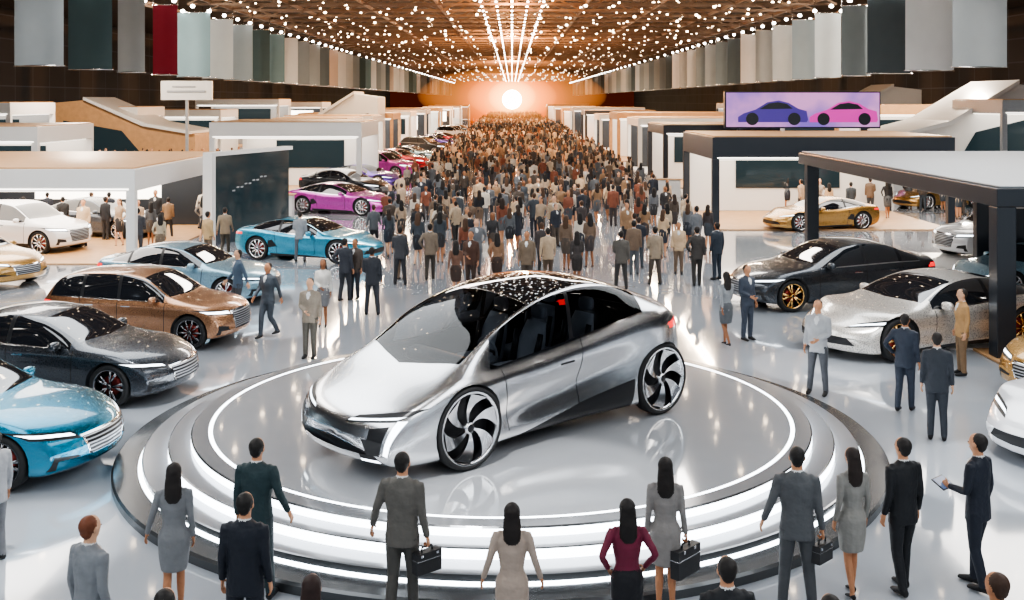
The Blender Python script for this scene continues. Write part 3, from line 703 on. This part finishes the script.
def purple():
    m=bpy.data.materials.new('violet_video_wall'); m.use_nodes=True; nt=m.node_tree; b=nt.nodes['Principled BSDF']
    tc=nt.nodes.new('ShaderNodeTexCoord'); n=nt.nodes.new('ShaderNodeTexNoise'); n.inputs['Scale'].default_value=.3; n.inputs['Detail'].default_value=4
    cr=nt.nodes.new('ShaderNodeValToRGB'); el=cr.color_ramp.elements; el[0].position=.38; el[0].color=c('#7a62c0'); el[1].position=.6; el[1].color=c('#e09ad4')
    nt.links.new(tc.outputs['Object'],n.inputs[0]); nt.links.new(n.outputs['Fac'],cr.inputs[0]); nt.links.new(cr.outputs[0],b.inputs['Emission Color']); b.inputs['Emission Strength'].default_value=1.0
    b.inputs['Base Color'].default_value=(.1,.05,.15,1); return no_mis(m)
mb=MB(); mb.box(13.2,22.6,66,66.4,3.95,6.05,0); mb.box(13.1,22.7,66.1,66.5,3.85,6.12,3); mb.box(13.9,14.2,66.1,66.4,0,3.85,3); mb.box(21.5,21.9,66.1,66.4,0,3.85,3)
def sil(x,w,mat):
    pts=[(0,.12),(0,.3),(.08,.42),(.25,.55),(.42,.8),(.58,.86),(.72,.78),(.86,.58),(.98,.5),(1,.2),(.98,.12)]
    mb.prism([(x+a*w,65.95,4.02+b*w*.42) for a,b in pts],(0,.05,0),mat)
    mb.prism([(x+a*w,65.94,4.02+b*w*.42) for a,b in [(.3,.56),(.44,.76),(.57,.8),(.7,.74),(.78,.58)]],(0,.01,0),3)
    for a in (.2,.8): mb.lathe([(.001,0),(.09*w,0),(.09*w,.04)],20,3,(x+a*w,65.9,4.05+.09*w),'y')
sil(13.9,4.3,1); sil(18.3,4.2,2)
mb.obj('video_wall',[purple(),pm('picture_violet',(.05,.04,.2,1),.4,em=c('#5638a0'),es=.5),pm('picture_pink',(.3,.02,.2,1),.4,em=c('#d83aa8'),es=.9),M_DARK])
mb=MB(); mb.box(-27.5,-23.5,84,84.3,5.6,7.1,0); mb.box(-27.,-24.,83.9,84,6.2,6.35,1); mb.box(-26.6,-24.8,83.9,84,6.6,6.7,1); mb.box(-25.6,-25.4,84.1,84.3,0,5.6,1); mb.obj('sign_board',[M_WHITE,M_GRAYP])
for (x,y) in ((-11.5,52),(-12,82),(8.8,62)):
    mb=MB(); mb.box(x-.9,x+.9,y-.3,y+.3,0,1.0,0); mb.box(x-1,x+1,y-.38,y+.38,1.0,1.06,2); mb.obj('reception_counter',BMATS,False,.03)

# ------------------------------------------------ people
SK,HR,TP,BT,SH,SR,AC=range(7)
POSE={'down':((.215,-.03,1.15),(.235,.03,.91)),'out':((.27,-.03,1.17),(.34,.05,.96)),'hip':((.32,-.10,1.20),(.225,.04,1.02)),'tab':((.23,.02,1.14),(.16,.25,1.13)),
 'fr':((.22,.02,1.15),(.05,.17,1.05)),'swf':((.21,.06,1.15),(.22,.22,.97)),'swb':((.22,-.12,1.16),(.24,-.18,.93)),'bag':((.22,-.02,1.14),(.26,.02,.90))}
def person_src(g,ra='down',la='down',legs='stand',hair=None,jacket=True,head=0.,skirt=.55,lod=0):
    m=MB(); fem=g=='w'
    sx=.88 if fem else 1.0
    if fem:
        m.tube([(0,0,.86),(0,0,.95),(0,0,1.08),(0,.01,1.25),(0,0,1.37),(0,-.01,1.44),(0,-.01,1.50)],[(.175,.125),(.17,.12),(.125,.095),(.155,.12),(.17,.10),(.13,.075),(.05,.05)],TP,16,sub=3)
    else:
        z0=.80 if jacket else .92
        m.tube([(0,0,z0),(0,0,.95),(0,0,1.10),(0,.01,1.27),(0,0,1.38),(0,-.01,1.45),(0,-.01,1.51)],[(.185,.13),(.178,.125),(.165,.115),(.195,.13),(.20,.115),(.15,.085),(.062,.06)],TP,16,sub=3)
        m.ell((0,.075,1.36),(.055,.065,.11),SR,10,8)
    hl=[(0,-.01,1.44),(0,0,1.52),(0,.01,1.60)]
    m.tube(hl,[.05 if fem else .058]*3,SK,12)
    if not fem: m.tube([(0,-.012,1.47),(0,-.008,1.515)],[.066,.062],SR,12)
    ch,sh_=math.cos(head),math.sin(head)
    def hp(x,y,z): return (x*ch-y*sh_,x*sh_+y*ch,z)
    hw=.072 if fem else .078
    m.ell(hp(0,.012,1.655),(hw,.092,.105),SK,16,12)
    m.ell(hp(0,.03,1.59),(hw*.72,.065,.055),SK,12,8)
    m.ell(hp(0,.108,1.63),(.013,.016,.02),SK,8,6)
    for s in (-1,1): m.ell(hp(s*hw*1.02,.0,1.64),(.012,.02,.03),SK,8,6)
    if fem:
        m.ell(hp(0,-.022,1.672),(.087,.095,.098),HR,16,12)
        hz=1.33 if hair is None else hair
        m.tube([hp(0,-.03,1.70),hp(0,-.055,1.60),hp(0,-.075,1.5),hp(0,-.085,hz+.05),hp(0,-.085,hz)],[(.08,.07),(.09,.06),(.098,.05),(.085,.04),(.05,.025)],HR,14,sub=2)
    else:
        m.ell(hp(0,-.02,1.675),(.083,.094,.092),HR,16,12)
        m.ell(hp(0,-.045,1.62),(.066,.052,.06),HR,12,8)
    for s,ps in ((1,ra),(-1,la)):
        e,w=POSE[ps]; S=Vector((s*.178*sx,-.005,1.425)); E=Vector((s*e[0]*sx,e[1],e[2])); Wp=Vector((s*w[0]*sx,w[1],w[2]))
        k=.82 if fem else 1.0; dr=(Wp-E).normalized()
        m.tube([S+Vector((-s*.05,0,.0)),S,S.lerp(E,.5),E,E.lerp(Wp,.5),Wp],[.055*k,.062*k,.054*k,.046*k,.042*k,.036*k],TP,12,sub=2)
        m.tube([Wp-dr*.03,Wp+dr*.03],[.025*k,.024*k],SK,10)
    L={'stand':(((.095,.015,.49),(.11,-.01,.10)),((.09,.02,.49),(.10,.0,.10))),
       'apart':(((.12,.015,.49),(.16,-.01,.10)),((.12,.02,.49),(.15,.02,.10))),
       'walk':(((.085,.13,.51),(.085,.16,.10)),((.085,.02,.50),(.085,-.24,.15))),
       'step':(((.09,.07,.50),(.09,.09,.10)),((.095,-.01,.49),(.10,-.12,.11)))}[legs]
    for s,(kn,an) in zip((1,-1),L):
        nar=.72 if fem else 1
        hipp=Vector((s*.088,0,.90)); K=Vector((s*kn[0]*nar,kn[1],kn[2])); A=Vector((s*an[0]*nar,an[1],an[2]))
        if fem and skirt:
            m.tube([hipp,K+Vector((0,0,.1)),K,K.lerp(A,.35),A,A-Vector((0,0,.04))],[.08,.058,.047,.048,.028,.03],SK,12,sub=2)
            m.tube([A+Vector((0,-.045,-.055)),A+Vector((0,.04,-.06)),A+Vector((0,.13,-.085))],[(.028,.03),(.034,.026),(.026,.015)],SH,10,ref=(1,0,0))
            m.tube([A+Vector((0,-.04,-.05)),A+Vector((0,-.045,-.098))],[.018,.012],SH,8)
        else:
            m.tube([hipp,hipp.lerp(K,.45),K,K.lerp(A,.4),A-Vector((0,0,.03))],[.098,.086,.066,.062,.052],BT,14,sub=2)
            m.tube([A+Vector((0,-.06,-.055)),A+Vector((0,.02,-.05)),A+Vector((0,.11,-.065)),A+Vector((0,.19,-.075))],[(.036,.042),(.043,.045),(.047,.033),(.03,.02)],SH,12,ref=(1,0,0))
    if fem and skirt:
        m.tube([(0,0,1.04),(0,0,.93),(0,0,.75),(0,.01,skirt)],[(.13,.10),(.178,.13),(.175,.125),(.145,.12)],BT,16,sub=2)
    else:
        m.tube([(0,0,1.0),(0,0,.9),(0,0,.82)],[(.15,.11),(.17,.12),(.13,.10)],BT,14)
    return m
def hand_geo(g,pose,side,grip):
    m=MB(); fem=g=='w'; sx=.88 if fem else 1; k=.9 if fem else 1
    e,w=POSE[pose]; E=Vector((side*e[0]*sx,e[1],e[2])); Wp=Vector((side*w[0]*sx,w[1],w[2])); d=(Wp-E).normalized()
    n=Vector((-side,0,0)); n=(n-d*n.dot(d)).normalized(); s=d.cross(n); 
    if s.y<0: s=-s
    p=Wp+d*.02
    m.tube([p-d*.02,p+d*.03,p+d*.085*k],[(.022,.014),(.036*k,.015),(.038*k,.012)],0,10,ref=tuple(s))
    for i,(o,ln) in enumerate(((.028,.070),(.0095,.078),(-.0095,.073),(-.027,.058))):
        b=p+d*(.078*k)+s*(o*k); ang=0; pts=[b]; st=(.25,.3,.3) if not grip else (1.0,1.1,.8); cur=b
        for q in range(3):
            ang+=st[q]; dr=d*math.cos(ang)+n*math.sin(ang); cur=cur+dr*(ln*k*(.42,.32,.26)[q]); pts.append(cur)
        m.tube(pts,[.0095*k,.009*k,.008*k,.0065*k],0,7,ref=tuple(s))
    b=p+d*.02+s*.03*k; t1=b+(d*.6+s*.6+n*.35).normalized()*.035*k; t2=t1+(d*.85+s*.2+n*.5).normalized()*.03*k
    m.tube([b-s*.01,t1,t2],[.013*k,.0105*k,.008*k],0,7)
    return m
def to_arrays(me):
    nv=len(me.vertices); co=np.empty(nv*3,np.float32); me.vertices.foreach_get('co',co); co=co.reshape(-1,3)
    nf=len(me.polygons); ls=np.empty(nf,np.int32); lt=np.empty(nf,np.int32); me.polygons.foreach_get('loop_start',ls); me.polygons.foreach_get('loop_total',lt)
    lv=np.empty(len(me.loops),np.int32); me.loops.foreach_get('vertex_index',lv)
    return co,lt,lv
def bake(m,voxel,dec=None,smooth=1):
    me=bpy.data.meshes.new('t'); me.from_pydata(m.v,[],m.f); o=bpy.data.objects.new('t',me); COL.objects.link(o)
    r=o.modifiers.new('r','REMESH'); r.mode='VOXEL'; r.voxel_size=voxel; r.use_smooth_shade=True
    s=o.modifiers.new('s','SMOOTH'); s.factor=.5; s.iterations=smooth
    if dec: dd=o.modifiers.new('d','DECIMATE'); dd.ratio=dec
    dg=bpy.context.evaluated_depsgraph_get(); ev=o.evaluated_get(dg); em=bpy.data.meshes.new_from_object(ev)
    co,lt,lv=to_arrays(em)
    tree=BVHTree.FromPolygons([Vector(v) for v in m.v],m.f)
    st=np.concatenate([[0],np.cumsum(lt)[:-1]])
    cen=np.add.reduceat(co[lv],st,axis=0)/lt[:,None]
    part=np.array([m.m[tree.find_nearest(Vector(p))[2]] for p in cen],np.int32)
    bpy.data.objects.remove(o); bpy.data.meshes.remove(me); bpy.data.meshes.remove(em)
    return co,lt,lv,part
def app(A,m,part):
    co,lt,lv,pt=A
    v=np.array([tuple(x) for x in m.v],np.float32); l2=np.array([len(f) for f in m.f],np.int32); lv2=np.array([i for f in m.f for i in f],np.int32)+len(co)
    return np.vstack([co,v]),np.concatenate([lt,l2]),np.concatenate([lv,lv2]),np.concatenate([pt,np.full(len(l2),part,np.int32)])
def person_mat():
    m=pm('cloth_and_skin',(.5,.5,.5,1),.65); nt=m.node_tree;b=nt.nodes['Principled BSDF']
    a=nt.nodes.new('ShaderNodeAttribute'); a.attribute_name='Col'
    n=nt.nodes.new('ShaderNodeTexNoise'); n.inputs['Scale'].default_value=9; tc=nt.nodes.new('ShaderNodeTexCoord'); nt.links.new(tc.outputs['Object'],n.inputs['Vector'])
    mr=nt.nodes.new('ShaderNodeMapRange'); mr.inputs['To Min'].default_value=.8; mr.inputs['To Max'].default_value=1.2; nt.links.new(n.outputs['Fac'],mr.inputs['Value'])
    vm=nt.nodes.new('ShaderNodeVectorMath'); vm.operation='SCALE'; nt.links.new(a.outputs['Color'],vm.inputs[0]); nt.links.new(mr.outputs[0],vm.inputs['Scale']); nt.links.new(vm.outputs[0],b.inputs['Base Color'])
    bp=nt.nodes.new('ShaderNodeBump'); bp.inputs['Strength'].default_value=.6; bp.inputs['Distance'].default_value=.04; nt.links.new(n.outputs['Fac'],bp.inputs['Height']); nt.links.new(bp.outputs[0],b.inputs['Normal'])
    return m
M_PERS=person_mat()
def mesh_from(name,co,lt,lv,cols):
    me=bpy.data.meshes.new(name); me.vertices.add(len(co)); me.vertices.foreach_set('co',co.astype(np.float32).ravel())
    me.loops.add(len(lv)); me.loops.foreach_set('vertex_index',lv.astype(np.int32))
    me.polygons.add(len(lt)); st=np.concatenate([[0],np.cumsum(lt)[:-1]]).astype(np.int32); me.polygons.foreach_set('loop_start',st)
    try: me.polygons.foreach_set('loop_total',lt.astype(np.int32))
    except Exception: pass
    me.update(calc_edges=True)
    at=me.color_attributes.new('Col','FLOAT_COLOR','CORNER'); at.data.foreach_set('color',np.repeat(cols,lt,axis=0).astype(np.float32).ravel())
    me.polygons.foreach_set('use_smooth',[True]*len(lt)); me.materials.append(M_PERS); me.update(); return me
def palette(skin,hair,top,bot,shoe='#111114',shirt='#d8d8d8',acc='#222'):
    return np.array([c(x) for x in (skin,hair,top,bot,shoe,shirt,'#222222')],np.float32)
SKIN=['#c68f6c','#b07a58','#d8a888','#8a5a3c']
def add_person(kind,x,y,rot,h,pal,ra='down',la='down',legs='stand',z=0,lod=0,head=0.,skirt=.55,hair=None,jacket=True,gr=False,gl=False):
    g='w' if kind=='woman' else 'm'
    m=person_src(g,ra,la,legs,hair,jacket,head,skirt)
    A=bake(m,.0115 if lod==0 else .02,None,1)
    A=app(A,hand_geo(g,ra,1,gr),SK); A=app(A,hand_geo(g,la,-1,gl),SK)
    if lod==0:
        f=MB(); ch,s_=math.cos(head),math.sin(head)
        for s in (-1,1):
            xx,yy=s*.03,.098; f.ell((xx*ch-yy*s_,xx*s_+yy*ch,1.652),(.012,.008,.007),0,8,6)
        A=app(A,f,HR); f=MB(); xx,yy=0,.098; f.ell((xx*ch-yy*s_,xx*s_+yy*ch,1.588),(.022,.008,.006),0,8,6); A=app(A,f,SK)
    co,lt,lv,pt=A; s=h/1.765; me=mesh_from(kind,co*s,lt,lv,pal[pt])
    o=bpy.data.objects.new(kind,me); COL.objects.link(o); o.location=(x,y,z); o.rotation_euler[2]=rot; return o,s
def fg(kind,px,hy,h,pal,rot=0,**k):
    x,y=byhead(px,hy,h); z=0
    r=math.hypot(x-PC[0],y-PC[1]); RR=5.86*RS
    if r<RR-.12:      # standing on the lowest ring of the podium
        z=.13; q=5.655*RS; x,y=PC[0]+(x-PC[0])/r*q,PC[1]+(y-PC[1])/r*q
    elif r<RR+.22:
        ux,uy=(x-PC[0])/r,(y-PC[1])/r; x,y=PC[0]+ux*(RR+.22),PC[1]+uy*(RR+.22)
    return add_person(kind,x,y,math.radians(rot),h,pal,z=z,**k)
def briefcase(p0,rot,s,side,w=(.235,.03,.91),big=1.,fem=False):
    x,y,z0=p0
    sx=.88 if fem else 1; m=MB(); L_=.21*big; hh=.30*big
    m.box(-.055,.055,-L_,L_,-hh-.05,-.05,0); m.box(-.06,.06,-L_-.004,L_+.004,-.05-hh*.35,-.05-hh*.32,1)
    m.tube([(0,-.07,-.05),(0,-.065,-.005),(0,.065,-.005),(0,.07,-.05)],[.012]*4,0,8,ref=(1,0,0))
    for yy in (-.1,.1): m.box(-.062,.062,yy-.015,yy+.015,-.09,-.06,1)
    p=Vector((side*w[0]*sx,w[1],w[2]-.105))*s; ca,sa=math.cos(rot),math.sin(rot)
    m.obj('briefcase',[pm('black_leather',(.02,.02,.022,1),.35,noise=.2,nscale=30),M_CHROME],False,.008,(x+p.x*ca-p.y*sa,y+p.x*sa+p.y*ca,z0+p.z),rot+math.radians(-38))
o,s=fg('woman',174,462,1.68,palette(SKIN[1],'#1c1512','#77797c','#77797c'),10,ra='down',la='out',legs='step')
o,s=fg('man',274,430,1.80,palette(SKIN[0],'#17130f','#21363a','#1c2e33'),-8,ra='out',la='down',legs='apart')
o,s=fg('man',245,492,1.78,palette(SKIN[0],'#15110e','#141a26','#141a26'),-5,legs='apart',la='down',ra='down')
o,s=fg('man',405,448,1.82,palette(SKIN[0],'#16110e','#5e5b56','#4a4844'),-12,ra='bag',la='out',legs='step',gr=True); briefcase(o.location,o.rotation_euler[2],s,1,POSE['bag'][1],.75)
o,s=fg('woman',512,502,1.66,palette(SKIN[1],'#1b120e','#a8978a','#a8978a'),0,ra='out',la='out',legs='stand',hair=1.36)
o,s=fg('woman',627,498,1.66,palette(SKIN[1],'#17100e','#6c1a36','#14141a'),5,ra='hip',la='hip',legs='stand')
o,s=fg('woman',662,454,1.70,palette(SKIN[1],'#1a1310','#85817e','#85817e'),-5,ra='bag',la='down',gr=True,legs='stand'); briefcase(o.location,o.rotation_euler[2],s,1,POSE['bag'][1],1.0,True)
o,s=fg('man',797,446,1.82,palette(SKIN[0],'#14100d','#515356','#46484b'),-8,ra='bag',la='out',gr=True,legs='apart'); briefcase(o.location,o.rotation_euler[2],s,1,POSE['bag'][1],.65)
o,s=fg('woman',852,447,1.68,palette(SKIN[1],'#241813','#86847f','#86847f'),15,legs='step')
o,s=fg('man',903,437,1.76,palette(SKIN[0],'#1b1512','#121419','#121419'),20,legs='step')
o,s=fg('man',978,433,1.78,palette(SKIN[0],'#1b1512','#171d2a','#171d2a'),40,la='tab',legs='step',gl=True)
tx=MB(); tx.box(-.12,.12,-.09,.09,-.006,.006,0); tx.box(-.11,.11,-.08,.08,.0061,.0075,1)
rot=o.rotation_euler[2]; lp=Vector((-.12,.36,1.14)); 
t=tx.obj('tablet',[M_BLACK,pm('tablet_screen',(.05,.08,.15,1),.1,em=(.3,.45,.8,1),es=.2)],False,0,(o.location.x+lp.x*math.cos(rot)-lp.y*math.sin(rot),o.location.y+lp.x*math.sin(rot)+lp.y*math.cos(rot),lp.z+o.location.z),rot); t.rotation_euler[0]=.5
fg('man',90,515,1.76,palette(SKIN[2],'#6b3a22','#7b7e82','#7b7e82'),-30)
fg('woman',312,574,1.68,palette(SKIN[1],'#2a1610','#3a2420','#2a2020'),0)
fg('man',165,588,1.76,palette(SKIN[0],'#15100e','#20242c','#20242c'),0)
fg('man',727,556,1.76,palette(SKIN[0],'#1a1411','#15171c','#15171c'),5)
fg('woman',830,594,1.68,palette(SKIN[1],'#1a1411','#3a3c40','#15171c'),5)
fg('man',997,572,1.74,palette(SKIN[1],'#3a2415','#3c3c42','#15171c'),25)
def mg(kind,px,fy,h,pal,rot=0,**k):
    x,y=ground(px,fy); return add_person(kind,x,y,math.radians(rot),h,pal,lod=1,**k)
MID=[('man',-6,562,1.6,'#9a9ca0','#6c6e72',60),('man',268,337,1.76,'#3b424a','#3b424a',150),('man',310,358,1.74,'#8d8274','#5b564e',170),('man',372,315,1.78,'#2c2f36','#2c2f36',0),
('man',345,301,1.76,'#33363e','#2a2c33',-20),('man',355,299,1.7,'#50463f','#2a2c33',160),('man',238,318,1.76,'#46586a','#3a3c40',120),('woman',323,327,1.68,'#c8c4bd','#6a6a6c',180),
('man',818,394,1.8,'#a9aaac','#4b4d52',150),('man',905,411,1.76,'#2a3240','#2a3240',-35),('man',937,440,1.78,'#2b3038','#2b3038',-20),('woman',726,346,1.7,'#8a8d90','#55585c',20),('man',747,340,1.76,'#3b4350','#3b4350',-150),
('man',621,290,1.76,'#55504a','#33312f',0),('man',697,286,1.8,'#3a3633','#2a2825',0),('man',717,280,1.8,'#28313c','#28313c',30),('woman',456,300,1.68,'#6a4a3a','#3a2a22',0),('man',471,292,1.78,'#4a3024','#3a2a22',160),
('man',300,262,1.76,'#8c9095','#5b6066',0),('woman',160,262,1.68,'#b7a890','#6a5a4a',30),('man',208,262,1.76,'#b89a70','#6a5a4a',-30),('man',225,256,1.76,'#8a7a64','#4a4238',0),('man',138,258,1.78,'#3c4048','#3c4048',0),('man',400,285,1.78,'#3a3b40','#2c2c30',0),('woman',497,290,1.7,'#8a6a50','#3a2a22',10),
('man',527,292,1.78,'#70604f','#4a4038',170),('man',548,285,1.74,'#b09a80','#5a4a3c',0),('woman',577,288,1.7,'#3a3432','#2a2422',0),('man',655,285,1.78,'#8f7f6c','#4a4038',10),('man',430,280,1.76,'#77695a','#3c352e',0),
('man',962,375,1.76,'#b08a5c','#7a6248',90)]
poses=[('down','down','stand'),('swf','swb','walk'),('fr','down','stand'),('down','fr','apart'),('down','hip','step')]
for i,(kd,px,fy,h,t_,b_,rt) in enumerate(MID):
    a,b,l=poses[i%5]; mg(kd,px,fy,h,palette(SKIN[i%4],'#1d1612',t_,b_),rt,ra=a,la=b,legs=l)
TMP=[]
for g in ('m','w'):
    for a,b,l in poses:
        m=person_src(g,a,b,l); TMP.append((bake(m,.022,.16,1),bake(m,.03,.09,1)))
TOPS=['#2b2a2c','#232833','#3b3434','#4a4038','#3a4148','#55585c','#1c1e24','#6d5a4a','#8a6c50','#b7a48c','#9a8f84','#d0c6b8','#7a4632','#a5907a','#65686c','#c4a888']
def crowd(name,pts,far):
    cos=[];lts=[];lvs=[];cc=[];off=0
    for (x,y) in pts:
        co,lt,lv,pt=TMP[random.randrange(10)][1 if y>far else 0]
        rt=random.choice([0,0,0,math.pi])+random.uniform(-.7,.7); s=random.uniform(.93,1.06); ca,sa=math.cos(rt)*s,math.sin(rt)*s
        R=np.array([[ca,sa,0],[-sa,ca,0],[0,0,s]],np.float32)
        cos.append(co@R+np.array([x,y,0],np.float32)); lts.append(lt); lvs.append(lv+off); off+=len(co)
        pal=palette(random.choice(SKIN),random.choice(['#1a1310','#2c1e15','#4a3322','#14110f']),random.choice(TOPS),random.choice(TOPS[:8])); cc.append(pal[pt])
    me=mesh_from(name,np.vstack(cos),np.concatenate(lts),np.concatenate(lvs),np.vstack(cc)); o=bpy.data.objects.new(name,me); COL.objects.link(o); return o
pts=[]; cells={}
def tryp(x,y,md):
    k=(int(x//1.0),int(y//1.0))
    for i in (-1,0,1):
        for j in (-1,0,1):
            for q in cells.get((k[0]+i,k[1]+j),[]):
                if math.hypot(q[0]-x,q[1]-y)<md: return False
    cells.setdefault(k,[]).append((x,y)); pts.append((x,y)); return True
def fill(n,y0,y1,xa,xb,md=.6,powr=1.,xs=0):
    for _ in range(n):
        t=random.random()**powr; y=y0+(y1-y0)*t; x=random.uniform(xa,xb)+xs*t; tryp(x,y,md)
fill(36,33,42,-4.5,6.5,.8); fill(150,38,60,-5.5,7.6,.6); fill(300,55,100,-6.3,8,.65); fill(650,95,200,-6.5,8.5,.7); fill(550,180,380,-7.5,8.5,.8)
print('crowd',len(pts)); crowd('crowd_of_people',pts,75)
pts=[]; fill(140,74,86,-38,-19,.6); fill(90,50,60,-24,-12,.8); fill(60,50,62,12,24,.8); fill(90,75,110,18,40,.7); fill(30,40,47,-20,-12,.9)
crowd('crowd_of_people',pts,60)

# ------------------------------------------------ lights
def area(name,x,y,z,sx_,sy_,p,col=(1,.98,.95),rot=(0,0,0)):
    l=bpy.data.lights.new(name,'AREA'); l.shape='RECTANGLE'; l.size=sx_; l.size_y=sy_; l.energy=p; l.color=col
    o=bpy.data.objects.new(name,l); COL.objects.link(o); o.location=(x,y,z); o.rotation_euler=rot; return o
for y in (5,27):  # unseen area lights added to brighten the floor and cars
    for x in (-11,11): area('overhead_fill_light',x,y,12.6,9,18,2100,(.93,.97,1))
area('overhead_fill_light',0,48,12.6,16,4,3000,(1,.93,.86))
for x in (-20,20): area('overhead_fill_light',x,38,12.5,5,30,3200,(1,.94,.88))
for y,p in ((110,10000),(200,14000)):
    for x in (-14,14): area('ceiling_strip_light',x,y,12.9,.5,70,p,(1,.76,.52))
def point(x,y,z,p,col,r=.4):  # added fill lights tinting crowd and ceiling warm, not fixtures
    l=bpy.data.lights.new('warm_fill_light','POINT'); l.energy=p; l.color=col; l.shadow_soft_size=r; o=bpy.data.objects.new('warm_fill_light',l); COL.objects.link(o); o.location=(x,y,z)
for y,p in ((85,7000),(130,20000),(210,28000),(310,24000)): point(0,y,12.2,p,(1,.46,.18))
for sx_ in (-30,30): point(sx_,75,10,7000,(1,.85,.7))
def spot(x,y,z,tx_,ty_,p,ang,col=(1,1,1)):
    l=bpy.data.lights.new('spot_light','SPOT'); l.energy=p; l.color=col; l.spot_size=math.radians(ang); l.spot_blend=.25; l.shadow_soft_size=.15
    o=bpy.data.objects.new('spot_light',l); COL.objects.link(o); o.location=(x,y,z); o.rotation_euler=(Vector((tx_,ty_,0))-Vector((x,y,z))).to_track_quat('-Z','Y').to_euler()
for (x,y) in ((-6.0,20),(-6.3,13.5),(7.2,16),(6.5,22.5),(-6.,26.5)): spot(x*.8,y-3,12.5,x,y,5000,14)
spot(-2,9,12.5,.3,14.2,6000,18)
w=bpy.data.worlds.new('World'); scene.world=w; w.use_nodes=True; bg=w.node_tree.nodes['Background']; bg.inputs[0].default_value=(.80,.9,1,1); bg.inputs[1].default_value=.75

cam=bpy.data.cameras.new('camera'); co_=bpy.data.objects.new('camera',cam); COL.objects.link(co_); co_.location=(0,0,H); co_.rotation_euler=(math.pi/2,0,0)
cam.lens=36*F/1024; cam.sensor_width=36; cam.shift_y=-200/1024; cam.clip_end=1000; scene.camera=co_
